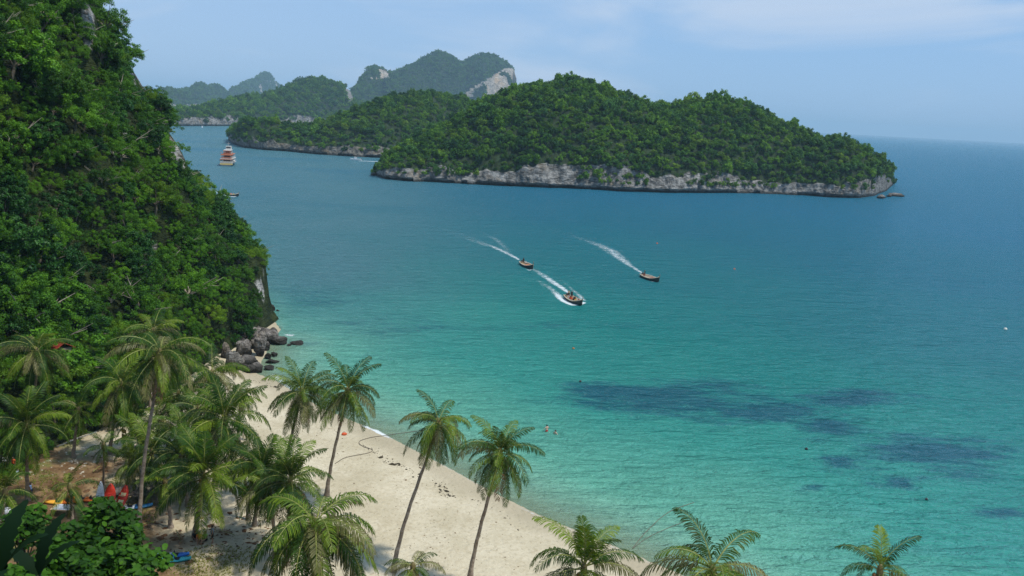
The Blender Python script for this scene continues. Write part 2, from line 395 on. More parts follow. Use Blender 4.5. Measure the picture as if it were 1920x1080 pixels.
# ------------------------------------------------------------------ the sea, one sheet to the horizon
ang = np.concatenate([np.radians(np.arange(-55, 55, 0.4)), np.radians(np.arange(55, 305, 5.0))])
rad = 12 * (20000 / 12) ** (np.arange(330) / 329.0)
A_, R_ = np.meshgrid(ang, rad, indexing='ij')
SV = np.column_stack([(R_ * np.sin(A_)).ravel(), (R_ * np.cos(A_)).ravel(), np.zeros(A_.size)])
sdist = -inland(SV[:, :2])
_bs = np.array(shore, float); _cl = land_np[1:11]
_db = np.min([seg_dist(SV[:, :2], _bs[i], _bs[i + 1]) for i in range(1, len(_bs) - 1)], axis=0)
_dc = np.min([seg_dist(SV[:, :2], _cl[i], _cl[i + 1]) for i in range(len(_cl) - 1)], axis=0)
sdist = np.where(sdist > 0, np.minimum(_db, 3.2 * _dc + 6.0), sdist)
# the shallows: lighter where sand lies under thin water, wider in the bay than along the headland
def seamat():
    t = NT('sea_water'); v = t.coord(kind='Pos'); d = t.attr('offshore')
    crest = R(38)
    vs = t.coord(kind='Pos', scale=(0.30, 1.0, 1), rot=(0, 0, crest))
    vl = t.coord(kind='Pos', scale=(0.25, 1.0, 1), rot=(0, 0, R(44)))
    big = t.noise(v, 0.014, 4, 0.55, 0.3); mid = t.noise(v, 0.05, 4, 0.6)
    dn = t.math('ADD', d, t.math('MULTIPLY', t.math('SUBTRACT', big, 0.5), t.rng(d, 0, 60, 4.0, 75.0, False)))
    cr = t.n('ShaderNodeValToRGB'); t.put(cr.inputs[0], t.rng(dn, 0, 330, 0, 1, False))
    els = cr.color_ramp.elements
    els[0].position = 0.0; els[0].color = (0.240, 0.420, 0.300, 1)
    els[1].position = 1.0; els[1].color = (0.007, 0.115, 0.190, 1)
    for p, c in ((0.035, (0.105, 0.345, 0.250)), (0.09, (0.030, 0.245, 0.198)), (0.18, (0.009, 0.175, 0.160)), (0.32, (0.009, 0.138, 0.155)), (0.60, (0.007, 0.115, 0.165))):
        e = els.new(p); e.color = (*c, 1)
    col = cr.outputs[0]
    col = t.mix(t.math('MULTIPLY', t.attr('sky_sheen'), t.rng(big, 0.2, 0.6, 0.45, 0.9)), col, (0.062, 0.165, 0.190))      # pale sky reflection over the left channel, painted into the water's body colour
    # sea grass and reef on the bottom
    reef = t.attr('reef')
    rn = t.math('ADD', reef, t.math('MULTIPLY', t.math('SUBTRACT', t.noise(t.coord(kind='Pos', scale=(0.40, 1, 1), rot=(0, 0, R(36))), 0.20, 10, 0.78), 0.5), 3.6))
    col = t.mix(t.math('MULTIPLY', t.rng(rn, 0.05, 0.95, 0, 0.88), t.rng(reef, 0.02, 0.35)), col, (0.006, 0.074, 0.112))
    # swell and ripples
    n1 = t.noise(vl, 0.26, 3, 0.55, 0.4); n2 = t.noise(vs, 0.85, 4, 0.6, 0.5); n3 = t.noise(t.coord(kind='Pos', scale=(0.6, 1, 1), rot=(0, 0, R(20))), 2.6, 3, 0.6)
    h = t.math('ADD', t.math('MULTIPLY', n1, 2.0), t.math('ADD', t.math('MULTIPLY', n2, 1.15), t.math('MULTIPLY', n3, 0.32)))
    nb = t.bump(h, 1.0, 2.0)
    opq = t.rng(t.math('ADD', d, t.math('MULTIPLY', mid, 3.0)), 0.2, 9.0, 0.22, 1.0)
    df = t.n('ShaderNodeBsdfDiffuse'); t.put(df.inputs['Color'], col); t.put(df.inputs['Normal'], t.bump(h, 1.0, 1.3))
    tp = t.n('ShaderNodeBsdfTransparent'); tp.inputs['Color'].default_value = (0.80, 0.93, 0.86, 1)
    m1 = t.n('ShaderNodeMixShader'); t.put(m1.inputs[0], opq); t.t.links.new(tp.outputs[0], m1.inputs[1]); t.t.links.new(df.outputs[0], m1.inputs[2])
    gl = t.n('ShaderNodeBsdfGlossy'); gl.inputs['Roughness'].default_value = 0.18; t.put(gl.inputs['Normal'], nb); gl.inputs['Color'].default_value = (0.95, 0.97, 1.0, 1)
    fr = t.n('ShaderNodeFresnel'); fr.inputs['IOR'].default_value = 1.33; t.put(fr.inputs['Normal'], nb)
    ff = t.math('MINIMUM', fr.outputs[0], 0.5)
    m2 = t.n('ShaderNodeMixShader'); t.put(m2.inputs[0], ff); t.t.links.new(m1.outputs[0], m2.inputs[1]); t.t.links.new(gl.outputs[0], m2.inputs[2])
    return t.done(m2.outputs[0])
REEFS = [((1270, 745), 210, 34), ((1140, 735), 90, 22), ((1400, 775), 130, 24), ((1600, 745), 120, 16), ((1760, 850), 150, 40), ((1560, 800), 80, 26), ((1580, 868), 50, 12), ((1880, 960), 55, 12), ((760, 615), 190, 26), ((600, 555), 130, 30), ((1050, 610), 200, 10), ((1520, 915), 26, 7), ((1690, 905), 60, 9), ((560, 640), 60, 14)]
spx, spy, spz = proj(SV)
reef = np.zeros(len(SV))
for (cx, cy), a, b in REEFS:
    c0 = on(cx, cy); c1 = on(cx + a, cy); c2 = on(cx, cy - b)
    e1 = np.array((c1 - c0)[:2]); e2 = np.array((c2 - c0)[:2]); e1 *= 1; 
    Mx = np.linalg.inv(np.column_stack([e1, e2])); q = (SV[:, :2] - np.array(c0[:2])) @ Mx.T
    s = 0.34 if cy < 660 else 1.0
    reef = np.maximum(reef, s * np.exp(-(q ** 2).sum(1) * 1.1))
sky_sheen = sstep(0.06, -0.24, SV[:, 0] / np.maximum(SV[:, 1], 1)) * sstep(105, 190, SV[:, 1])  # mask of the painted sky reflection, left channel only
water = link('water', mesh_np('water', SV, grid_quads(len(ang), len(rad), True), None, [seamat()], True, {'offshore': ('POINT', sdist), 'reef': ('POINT', reef), 'sky_sheen': ('POINT', sky_sheen)}))
water['kind'] = 'structure'

# ------------------------------------------------------------------ foliage meshes
def leaf_cloud(centers, radii, n_per, size, rng, flat=0.35, upb=0.5, tonebase=None, round_leaf=False):
    V = []; T = []; tone = []; n0 = 0; Q = []
    for ci, (c, r) in enumerate(zip(centers, radii)):
        n = int(n_per * (r / np.mean(radii)) ** 2)
        d = rng.normal(size=(n, 3)); d[:, 2] += upb; d /= np.linalg.norm(d, axis=1)[:, None]
        p = c + d * np.array((r, r, r * 0.78)) * rng.uniform(0.45, 1.0, (n, 1)) * rng.choice([1.0, 1.0, 1.35], (n, 1))
        nn = d * 0.7 + np.array((0, 0, flat)) + rng.normal(size=(n, 3)) * 0.45; nn /= np.linalg.norm(nn, axis=1)[:, None]
        tt = np.cross(nn, rng.normal(size=(n, 3))); tt /= np.linalg.norm(tt, axis=1)[:, None]
        b = np.cross(nn, tt); s = size * rng.uniform(0.6, 1.35, (n, 1))
        if round_leaf:
            k = 6; V4 = []
            for a in range(k):
                th = a / k * 2 * np.pi; V4.append(p + (tt * np.cos(th) * 0.5 + b * np.sin(th) * 0.38) * s - nn * (s * 0.06 * abs(np.cos(th))))
            V4 = np.stack(V4, 1).reshape(-1, 3); V.append(V4)
            base = n0 + np.arange(n)[:, None] * k
            Q.append(np.concatenate([base + np.array([[0, 1, 2, 3]]), base + np.array([[0, 3, 4, 5]])])); tn = rng.normal(0, 0.12, n)
            tnc = (0.0 if tonebase is None else tonebase[ci]); v = np.clip(0.5 + tnc + tn, 0, 1); tone.append(np.concatenate([v, v])); n0 += n * k
        else:
            V4 = np.stack([p - tt * s * 0.5, p + b * s * 0.3 - nn * s * 0.1, p + tt * s * 0.5 - nn * s * 0.15, p - b * s * 0.3 - nn * s * 0.1], 1).reshape(-1, 3)
            V.append(V4); Q.append(n0 + np.arange(n)[:, None] * 4 + np.arange(4)[None, :]); n0 += n * 4
            tn = rng.normal(0, 0.13, n); tnc = (0.0 if tonebase is None else tonebase[ci]); tone.append(np.clip(0.5 + tnc + tn, 0, 1))
    return np.concatenate(V), np.concatenate(Q), np.concatenate(tone)

def crown_mesh(name, seed, rx, rz, cz, nclump, clump_r, n_per, size, mat, **kw):
    rng = np.random.default_rng(seed); cs = []; rs = []
    for _ in range(nclump):
        d = rng.normal(size=3); d[2] = abs(d[2]) * 0.9 - 0.45; d /= np.linalg.norm(d)
        k = rng.uniform(0.45, 1.12); cs.append(np.array((d[0] * rx * k, d[1] * rx * k, cz + d[2] * rz * k))); rs.append(clump_r * rng.uniform(0.65, 1.3))
    tb = rng.normal(0, 0.13, nclump)
    V, Q, tone = leaf_cloud(cs, rs, n_per, size, rng, tonebase=tb, **kw)
    return mesh_np(name, V, Q, None, [mat], False, {'tone': ('FACE', tone)}), cs

JUN = []; JTR = []
for k in range(9):
    rng = np.random.default_rng(100 + k)
    rx = rng.uniform(2.0, 3.0); rz = rng.uniform(1.5, 2.4); cz = rng.uniform(2.4, 3.6)
    me, cs = crown_mesh('crown', 100 + k, rx, rz * 1.15, cz - 0.3, 64, 0.45, 125, 0.19 * (1.0, 0.8, 1.25)[k % 3], MAT[{2: 'jungle_dark', 5: 'jungle_dark', 7: 'jungle_lime'}.get(k, 'jungle')], upb=0.3, flat=0.3)
    JUN.append(me)
    b = MB(); b.tube([(0, 0, -1.5), (0.1, 0, 0.8), (-0.1, 0.1, cz * 0.75)], [0.22, 0.17, 0.10], 6)
    for c in cs[:6]: b.tube([(0, 0.05, cz * 0.45), (np.array(c) * 0.5 + np.array((0, 0, cz * 0.3))), c], [0.10, 0.06, 0.02], 5)
    if k % 3 == 0:
        for q in range(3):
            a = rng.uniform(0, 6.28); e = np.array((math.cos(a), math.sin(a), 0)) * (rx + 0.9) + np.array((0, 0, cz + rng.uniform(-0.5, 1.6))); mid_ = e * 0.55 + np.array((0, 0, 0.6 + rng.uniform(-.3, .3)))
            b.tube([(0, 0, cz * 0.4), mid_, e], [0.09, 0.055, 0.02], 5); b.tube([mid_, mid_ + (e - mid_) * 0.6 + rng.normal(0, 0.35, 3)], [0.04, 0.012], 4)
    JTR.append(b.mesh('trunk', MAT['bark'] if k % 3 else plain('pale_dead_wood', (0.30, 0.26, 0.20), 0.9)))
FOR = []
for k in range(8):
    rng = np.random.default_rng(300 + k)
    me, _ = crown_mesh('island_crown', 300 + k, rng.uniform(3.0, 3.9), rng.uniform(1.8, 2.9), rng.uniform(1.4, 2.4), 22, 1.05, 62, 0.62 * (1.0, 1.25)[k % 2], MAT[{1: 'forest_dark', 4: 'forest_dark', 6: 'forest_lime'}.get(k, 'forest')], upb=0.6, flat=0.6)
    FOR.append(me)
MAT['farleaf'] = leafmat('far_leaves', (0.016, 0.055, 0.010), (0.045, 0.120, 0.020), (0.110, 0.210, 0.040), 0.25, 0.7, 0.9, hue2=(0.09, 0.17, 0.02), spec=0.1)
FAR = []
for k in range(4):
    rng = np.random.default_rng(400 + k)
    me, _ = crown_mesh('far_crown', 400 + k, rng.uniform(3.6, 5), rng.uniform(2.5, 3.5), 2.0, 6, 2.4, 34, 1.9, MAT['farleaf'], upb=0.6, flat=0.6)
    FAR.append(me)

def src_collection(name, meshes):
    col = bpy.data.collections.new(name)
    for i, me in enumerate(meshes):
        col.objects.link(bpy.data.objects.new('%s_%02d' % (name, i), me))
    return col
SRC = {'jungle': src_collection('jungle_source', JUN), 'forest': src_collection('forest_source', FOR), 'far': src_collection('far_source', FAR)}
def gn_group(key):
    g = bpy.data.node_groups.new('scatter_' + key, 'GeometryNodeTree')
    g.interface.new_socket('Geometry', in_out='INPUT', socket_type='NodeSocketGeometry'); g.interface.new_socket('Geometry', in_out='OUTPUT', socket_type='NodeSocketGeometry')
    N = g.nodes; L = g.links; gi = N.new('NodeGroupInput'); go = N.new('NodeGroupOutput')
    iop = N.new('GeometryNodeInstanceOnPoints'); ci = N.new('GeometryNodeCollectionInfo'); ci.inputs['Collection'].default_value = SRC[key]
    ci.inputs['Separate Children'].default_value = True; ci.inputs['Reset Children'].default_value = True
    def na(nm, dt):
        a = N.new('GeometryNodeInputNamedAttribute'); a.data_type = dt; a.inputs['Name'].default_value = nm; return a.outputs['Attribute']
    er = N.new('FunctionNodeEulerToRotation'); L.new(na('rot', 'FLOAT_VECTOR'), er.inputs[0])
    L.new(gi.outputs[0], iop.inputs['Points']); L.new(ci.outputs[0], iop.inputs['Instance']); iop.inputs['Pick Instance'].default_value = True
    L.new(na('pick', 'INT'), iop.inputs['Instance Index']); L.new(er.outputs[0], iop.inputs['Rotation']); L.new(na('size', 'FLOAT_VECTOR'), iop.inputs['Scale'])
    L.new(iop.outputs[0], go.inputs[0]); return g
GN = {k: gn_group(k) for k in SRC}
def scatter(name, key, P, rot, size, label, cat, rng):
    me = bpy.data.meshes.new(name); n = len(P); me.vertices.add(n); me.vertices.foreach_set('co', np.asarray(P, np.float32).ravel())
    for nm, dt, arr in (('rot', 'FLOAT_VECTOR', rot), ('size', 'FLOAT_VECTOR', size)):
        a = me.attributes.new(nm, dt, 'POINT'); a.data.foreach_set('vector', np.asarray(arr, np.float32).ravel())
    a = me.attributes.new('pick', 'INT', 'POINT'); a.data.foreach_set('value', rng.integers(0, len(SRC[key].objects), n).astype(np.int32))
    me.update(); o = link(name, me); md = o.modifiers.new('scatter', 'NODES'); md.node_group = GN[key]
    tag(o, label, cat, kind='stuff'); return o

def darts(P, spacing, rng):
    """keep points no nearer than spacing to each other"""
    keep = []; cell = {}; order = rng.permutation(len(P)); s2 = spacing ** 2
    for i in order:
        p = P[i]; k = tuple(np.floor(p / spacing).astype(int)); ok = True
        for a in (-1, 0, 1):
            for b in (-1, 0, 1):
                for c in (-1, 0, 1):
                    for j in cell.get((k[0] + a, k[1] + b, k[2] + c), ()):
                        if ((P[j] - p) ** 2).sum() < s2: ok = False; break
                    if not ok: break
                if not ok: break
            if not ok: break
        if ok: cell.setdefault(k, []).append(i); keep.append(i)
    return np.array(keep, int)
def surface_points(V, Q, n, rng):
    a, b, c, d = (V[Q[:, k]] for k in range(4))
    ar = np.linalg.norm(np.cross(c - a, d - b), axis=1) * 0.5; pick = rng.choice(len(Q), n, p=ar / ar.sum())
    u = rng.random((n, 1)); w = rng.random((n, 1))
    P = a[pick] * (1 - u) * (1 - w) + b[pick] * u * (1 - w) + c[pick] * u * w + d[pick] * (1 - u) * w
    Nn = np.cross(c - a, d - b)[pick]; Nn /= np.linalg.norm(Nn, axis=1)[:, None] + 1e-9
    return P, Nn, pick

# ------------------------------------------------------------------ islands and mountains
def island(name, cols, nu, tree_h, amp, rock, cliff, back=1.0, bare=None, key='forest', spacing=5.0, scl=1.0, label='', seed=0, vis_only=True, steep=0.8, detail=(14, 40, 14)):
    """cols: (px, shore row, skyline row, metres from the shore to the ridge); every point is intersected with the sea plane once"""
    spacing *= 0.84; scl *= 0.84
    c = np.array(cols, float); pxs = np.linspace(c[0, 0], c[-1, 0], nu)
    ysh = np.interp(pxs, c[:, 0], c[:, 1]); yt = np.interp(pxs, c[:, 0], c[:, 2]); off = np.interp(pxs, c[:, 0], c[:, 3])
    rows = []; npx = []
    n1, n2, n3 = detail
    for i, px in enumerate(pxs):
        z0 = zc_at(px, ysh[i]); F = at(px, ysh[i], z0); hor = Vector((F.x, F.y, 0)).normalized()
        zr = z0 + off[i]; Rg = at(px, yt[i], zr); hR = max(1.0, Rg.z - tree_h)
        ch = cliff(px) if callable(cliff) else cliff
        ch *= 1 + 0.38 * float(fbm(np.array([[px, 3.0, 0]]), 0.055, seed, 3)[0]); ch = max(0.8, min(ch, hR * 0.6)); line = []
        prof = [(2.2, -1.5), (2.4, 0.4), (1.0, 1.6), (-0.3, 2.6), (0.0, ch * 0.5), (0.4, ch * 0.8), (1.3, ch)] if ch > 3 else [(0, -1.5), (0.2, 0.3), (0.5, 0.8), (0.9, ch * 0.6), (1.1, ch * 0.75), (1.3, ch * 0.9), (1.6, ch)]
        pt = np.linspace(0, len(prof) - 1, n1); 
        for q in pt: line.append((np.interp(q, range(len(prof)), [a for a, _ in prof]), np.interp(q, range(len(prof)), [b for _, b in prof])))
        for q in np.linspace(0, 1, n2 + 1)[1:]:
            line.append((1.3 + (off[i] - 1.3) * q, ch + (hR - ch) * math.sin(q * math.pi / 2) ** steep))
        ob = max(off[i] * back, 4)
        for q in np.linspace(0, 1, n3 + 1)[1:]:
            line.append((off[i] + ob * q, -1.5 + (hR + 1.5) * math.cos(q * math.pi / 2) ** 0.8))
        for a, z in line: rows.append((F.x + hor.x * a, F.y + hor.y * a, z))
        npx.append(px)
    V = np.array(rows); nv = len(line)
    vv = np.tile(np.arange(nv), nu); top = n1 + n2 - 1
    # coves and spurs, gullies, then crags
    hs = np.column_stack([V[:, 0], V[:, 1], V[:, 2] * 0.4])
    w = np.clip(V[:, 2] / 8.0, 0.15, 1)
    hord = V[:, :2] / np.linalg.norm(V[:, :2], axis=1)[:, None]
    push = amp * fbm(hs, 0.9 / (amp * 9), seed, 3) * np.where(vv >= top, 0.3, 1.0)
    V[:, :2] += hord * push[:, None] * 1.0
    V[:, 2] += amp * 0.55 * w * fbm(hs, 1.0 / (amp * 7), seed + 5, 3) * (np.abs(vv - top) > 2) * (vv > n1)
    crag = np.where(vv <= n1 + 2, 1.0, 0.25)
    sc = max(1.0, amp / 4)
    V[:, :2] += hord * (crag * 1.5 * sc * (fbm(V * np.array((1, 1, 0.6)), 0.16 / sc, seed + 9, 4)))[:, None]
    V[:, 2] += crag * 0.35 * sc * fbm(V, 0.35 / sc, seed + 11, 3) * (V[:, 2] > 1.5)
    Q = grid_quads(nu, nv)[:, ::-1]
    fz = V[Q].mean(1)[:, 2]; fpx, fpy, _ = proj(V[Q].mean(1))
    chs = np.array([cliff(p) if callable(cliff) else cliff for p in fpx]); vq = vv[Q].min(1)
    isrock = (vq < n1 + 1) & ((chs > 2.0) | (vq < n1 // 2))
    if bare is not None: isrock = isrock | bare(fpx, fpy, V[Q].mean(1))
    o = link(name, mesh_np(name, V, Q, None, [rock, MAT['soil']], False, midx=np.where(isrock, 0, 1)))
    o['kind'] = 'structure'
    rng = np.random.default_rng(seed + 50)
    area = np.linalg.norm(np.cross(V[Q[:, 2]] - V[Q[:, 0]], V[Q[:, 3]] - V[Q[:, 1]]), axis=1).sum() / 2
    P, Nn, pick = surface_points(V, Q, int(area / spacing ** 2 * 6), rng)
    vp = vv[Q[pick]].min(1); hang = fbm(P * np.array((1, 1, 0.35)), 0.045, seed + 33, 3) + 0.35 * vnoise(P, 0.3, seed + 35)
    ok = (~isrock[pick] | ((vp < n1 + 1) & (P[:, 2] > 3.0 + 1.5 * scl) & (hang > 0.20 if name != 'distant_mountain' else hang > 9))) & (vp < top + n3 * 0.5)
    edge = vp < n1 + 2; ok &= ~(edge & (rng.random(len(P)) < 0.25))
    P = P[ok]; Nn = Nn[ok]; k = darts(P, spacing, rng); P = P[k]; n = len(P)
    s = np.clip(rng.lognormal(-0.16, 0.28, n), 0.45, 1.5) * scl * np.where(P[:, 2] < 12, 0.75, 1.0) * np.where(rng.random(n) < 0.06, 1.25, 1.0)
    size = np.column_stack([s * rng.uniform(0.9, 1.1, n), s * rng.uniform(0.9, 1.1, n), s * rng.uniform(0.8, 1.5, n)])
    rot = np.column_stack([rng.normal(0, 0.12, n), rng.normal(0, 0.12, n), rng.uniform(0, 6.28, n)])
    P[:, 2] -= 0.8 * scl
    scatter('forest', key, P, rot, size, label, 'forest', rng)
    return V, Q

def cliff_main(px):
    base = np.interp(px, [695, 720, 790, 800, 835, 850, 862, 900, 960, 1010, 1060, 1075, 1120, 1180, 1240, 1330, 1375, 1385, 1460, 1520, 1545, 1600, 1640, 1672], [4, 7, 7, 6, 8, 6, 3.5, 7, 8, 10, 8, 5, 8, 9, 8, 10.5, 8.5, 4.5, 4, 5, 9, 14, 19, 17])
    return float(base) * 0.60
island('main_island', [(697, 325, 318, 3), (706, 330, 300, 12), (722, 336, 277, 30), (760, 340, 258, 45), (830, 343, 222, 62), (870, 345, 200, 75), (905, 347, 178, 88), (950, 350, 160, 95), (1000, 352, 146, 100), (1045, 354, 137, 100), (1090, 356, 140, 100), (1130, 358, 158, 92), (1170, 360, 170, 90), (1205, 361, 185, 85), (1240, 362, 185, 85), (1290, 363, 177, 85), (1335, 363, 173, 85), (1380, 363, 185, 80), (1410, 363, 193, 78), (1440, 364, 214, 66), (1475, 366, 224, 60), (1510, 368, 237, 52), (1560, 372, 246, 42), (1610, 373, 262, 32), (1640, 368, 280, 24), (1662, 358, 300, 14), (1674, 347, 330, 3)],
       560, 6.0, 4.2, MAT['rock'], cliff_main, label='dense green rainforest covering the large nearest island above its grey cliffs', seed=11, spacing=4.3)
island('wooded_headland', [(428, 262, 250, 5), (436, 270, 232, 18), (460, 277, 222, 32), (500, 282, 219, 40), (540, 284, 229, 44), (575, 288, 230, 46), (610, 291, 222, 55), (660, 294, 205, 75), (700, 296, 187, 95), (760, 297, 176, 105), (830, 297, 174, 110), (875, 297, 185, 110), (930, 296, 210, 90), (960, 290, 260, 10)],
       330, 3.5, 5.0, MAT['rock_shore'], lambda px: float(np.interp(px, [428, 440, 560, 620, 760], [6, 7, 5, 3.5, 2.5])), label='wooded headland across the narrow channel, left of the large island', seed=23, spacing=5.6, scl=1.15)
island('distant_island', [(318, 236, 215, 20), (335, 236, 198, 50), (380, 236, 199, 90), (430, 236, 180, 140), (480, 236, 176, 160), (520, 235, 168, 170), (560, 235, 148, 190), (585, 235, 141, 200), (610, 235, 146, 200), (640, 236, 155, 190), (656, 236, 164, 170), (664, 236, 182, 120), (700, 237, 205, 60)],
       220, 8.0, 9.0, MAT['rock'], lambda px: float(np.interp(px, [318, 350, 440, 460], [7, 8, 9, 4])), label='pale green forested hill island at the far end of the channel', seed=31, spacing=8.5, scl=1.75,
       bare=lambda px, py, P: (px > 640) & (py > 162) & (py < 192) & (np.abs((px - 656) - (py - 176) * 0.3) < 7))
def mt_bare(px, py, P):
    n = fbm(P, 0.012, 77, 3)
    a = (px > 868) & (py > 128 + 0.0 * px) & (py < 182) & (py > 176 - (px - 868) * 0.62) & (n > -0.55)
    b = (px > 684) & (px < 730) & (py > 129) & (py < 148) & (n > -0.25)
    c = (px > 752) & (px < 770) & (py > 140) & (py < 162) & (n > 0.1)
    return a | b
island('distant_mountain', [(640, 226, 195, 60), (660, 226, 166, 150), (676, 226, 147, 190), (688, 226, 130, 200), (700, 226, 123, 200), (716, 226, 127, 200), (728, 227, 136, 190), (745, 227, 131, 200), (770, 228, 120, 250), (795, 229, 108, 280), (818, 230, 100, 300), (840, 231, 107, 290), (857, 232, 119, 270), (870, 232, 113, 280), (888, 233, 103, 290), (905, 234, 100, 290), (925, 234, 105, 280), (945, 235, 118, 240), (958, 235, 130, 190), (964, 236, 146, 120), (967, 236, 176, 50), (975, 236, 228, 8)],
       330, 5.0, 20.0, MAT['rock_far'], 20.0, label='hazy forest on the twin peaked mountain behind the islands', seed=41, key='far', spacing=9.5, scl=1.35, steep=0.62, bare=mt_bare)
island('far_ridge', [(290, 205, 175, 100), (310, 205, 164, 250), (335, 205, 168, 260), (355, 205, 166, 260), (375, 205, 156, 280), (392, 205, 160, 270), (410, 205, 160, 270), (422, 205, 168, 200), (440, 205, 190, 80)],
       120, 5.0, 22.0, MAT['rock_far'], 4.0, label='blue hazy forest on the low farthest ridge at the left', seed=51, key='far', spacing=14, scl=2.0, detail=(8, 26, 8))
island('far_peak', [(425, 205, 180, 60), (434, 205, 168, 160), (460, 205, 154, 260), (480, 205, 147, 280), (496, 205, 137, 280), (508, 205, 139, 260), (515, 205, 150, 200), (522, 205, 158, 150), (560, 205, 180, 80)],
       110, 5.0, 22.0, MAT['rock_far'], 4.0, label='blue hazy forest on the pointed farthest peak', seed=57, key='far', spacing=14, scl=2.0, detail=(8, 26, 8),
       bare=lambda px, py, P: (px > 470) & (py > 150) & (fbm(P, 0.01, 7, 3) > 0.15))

# ------------------------------------------------------------------ the steep hill at the left
hill_foot = np.array([(-62, 30), (-54, 58), (-50.5, 70), (-48, 82), (-45.5, 92), (-45.5, 105), (-46.3, 118), (-45.2, 128), (-44.2, 138), (-44.8, 147), (-50, 156), (-57, 172), (-69, 195), (-84, 218), (-112, 240), (-180, 264), (-260, 264), (-260, 30)], float)
HP_D = [0, 0.8, 1.8, 3.0, 6, 10, 15, 19, 23, 27.5, 33, 45, 70, 110]
HP_Z = [0.5, 4.5, 9.5, 11.5, 13.5, 17.8, 26.6, 35.2, 44, 54, 66, 88, 110, 122]
def hill_d(P):
    n = len(hill_foot); d = np.min([seg_dist(P, hill_foot[i], hill_foot[i + 1]) for i in range(15)], axis=0)
    return np.where(inside(P, [tuple(p) for p in hill_foot]), d, -d)
hx = np.arange(-215, -38, 0.9); hy = np.arange(32, 262, 0.9)
HX, HY = np.meshgrid(hx, hy, indexing='ij'); HP = np.column_stack([HX.ravel(), HY.ravel()])
hd = hill_d(HP); HQ3 = np.column_stack([HP, np.zeros(len(HP))])
hdn = hd + 2.2 * fbm(HQ3, 0.055, 61, 3) * sstep(0, 10, hd) + 1.0 * fbm(HQ3, 0.16, 63, 2) * sstep(1, 6, hd)
soft = sstep(120, 80, HP[:, 1])                                # gentler foot behind the beach
hz = np.interp(hdn, HP_D, HP_Z) * (1 - 0.0 * soft)
hz2 = np.interp(hdn, [0, 4, 9, 14, 20, 26, 33, 42, 60, 110], [0.5, 4, 9, 16, 27, 39, 52, 68, 94, 120])
hz = hz * (1 - soft) + hz2 * soft
hz = np.where(hd < -1.0, -3.0, hz)
HV = np.column_stack([HP, hz]); H0 = HV.copy()
cr = fbm(H0, 0.13, 71, 4); hm = sstep(0.0, 3, hd)
HV[:, 0] += hm * 1.5 * cr + sstep(2, 9, hd) * 2.2 * fbm(H0 * np.array((1, 1, 0.35)), 0.07, 78, 3); HV[:, 1] += hm * 1.3 * fbm(H0, 0.13, 73, 4); HV[:, 2] += hm * 1.2 * fbm(H0, 0.2, 75, 3)
HQ = grid_quads(len(hx), len(hy)); keepq = hd[HQ].max(1) > -1.2; HQ = HQ[keepq]
# rock faces that show bare between the trees (centre px, half width, half height, tilt)
BARE = [(165, 36, 15, 30), (170, 78, 12, 24), (143, 152, 14, 26), (238, 132, 18, 18), (264, 152, 14, 14), (322, 276, 18, 28), (336, 304, 14, 16), (278, 462, 18, 20), (238, 250, 8, 12), (210, 65, 7, 12), (487, 548, 9, 22), (493, 520, 6, 14), (130, 105, 6, 10), (285, 135, 7, 14)]
def bareness(P):
    px, py, _ = proj(P); b = np.zeros(len(P))
    for cx, cy, a, c in BARE: b = np.maximum(b, np.exp(-((px - cx) / a) ** 2 - ((py - cy) / c) ** 2))
    return b + 0.16 * fbm(P, 0.3, 81, 3)
bv = bareness(HV)
hill = link('hillside', mesh_np('hillside', HV, HQ, None, [MAT['hill']], False, {'bare': ('POINT', bv)}))
hill['kind'] = 'structure'

rng = np.random.default_rng(900)
P, Nn, pick = surface_points(HV, HQ, 60000, rng)
b = np.maximum.reduce([bareness(P), bareness(P + np.array((0.3, -0.6, 1.7))), bareness(P + np.array((0, 0, 3.2)))]); P = P[(b < 0.36) & (P[:, 2] > 1.0) & ~((P[:, 1] > 122) & (proj(P)[0] > 462) & (hill_d(P[:, :2]) < 2.4) & (P[:, 2] < 3.0))]
px, py, zc = proj(P); P = P[(px > -260) & (px < 560) & (py > -420) & (py < 1200)]
def hill_hit(a, b_):
    i = int(np.argmin([1])); best = None
    for z in np.arange(70, 200, 0.5):
        q = at(a, b_, z); k_ = np.argmin((HV[:, 0] - q.x) ** 2 + (HV[:, 1] - q.y) ** 2)
        if hd[k_] > 0 and q.z < HV[k_, 2] + 0.2: return q
    return at(a, b_, 100)
HUT = hill_hit(112, 672); HUT = HUT - ray(112, 672) * 2.5
px, py, zc = proj(P); P = P[~((px > 88) & (px < 140) & (py > 630) & (py < 700) & (zc < 140))]
k = darts(P, 2.15, rng); P = P[k]
px, py, zc = proj(P); P = P[~((px > 404) & (py > 335) & (py < 392) & (px > 396 + (py - 355) * 0.9)) & ~((px > 492) & (py > 495))]
px, py, zc = proj(P); n = len(P)
dens = fbm(P, 0.09, 91, 2)
s = rng.uniform(0.36, 0.95, n) * (1 + 0.35 * dens) * np.where(rng.random(n) < 0.07, 1.45, 1.0); s = np.clip(s, 0.34, 1.4)
dd = hill_d(P[:, :2]); s *= np.where(dd < 4.5, 0.75, 1.0)
lowfoot = (P[:, 1] < 112) & (P[:, 2] < 14); s = np.where(lowfoot, s * 1.25, s)
bn = bareness(P); s = np.where(bn > 0.16, s * 0.55, s)
sunkz = 0.9 * s
PP = P.copy(); PP[:, 2] -= sunkz
out = np.array([(0.55, 0.0)])                                   # trees on the steep face lean out towards the light
rot = np.column_stack([rng.normal(0, 0.15, n), np.clip(rng.normal(0.28, 0.15, n), 0, 0.6), np.zeros(n)])
yaw = rng.uniform(0, 6.28, n)
vis = (px > -30) & (px < 530) & (py > -40) & (py < 900)
order = np.argsort(np.where(vis, -s / zc * (1 + 0.0 * py), 1e9))
solo = order[:290]; rest = np.setdiff1d(np.arange(n), solo)
from mathutils import Euler
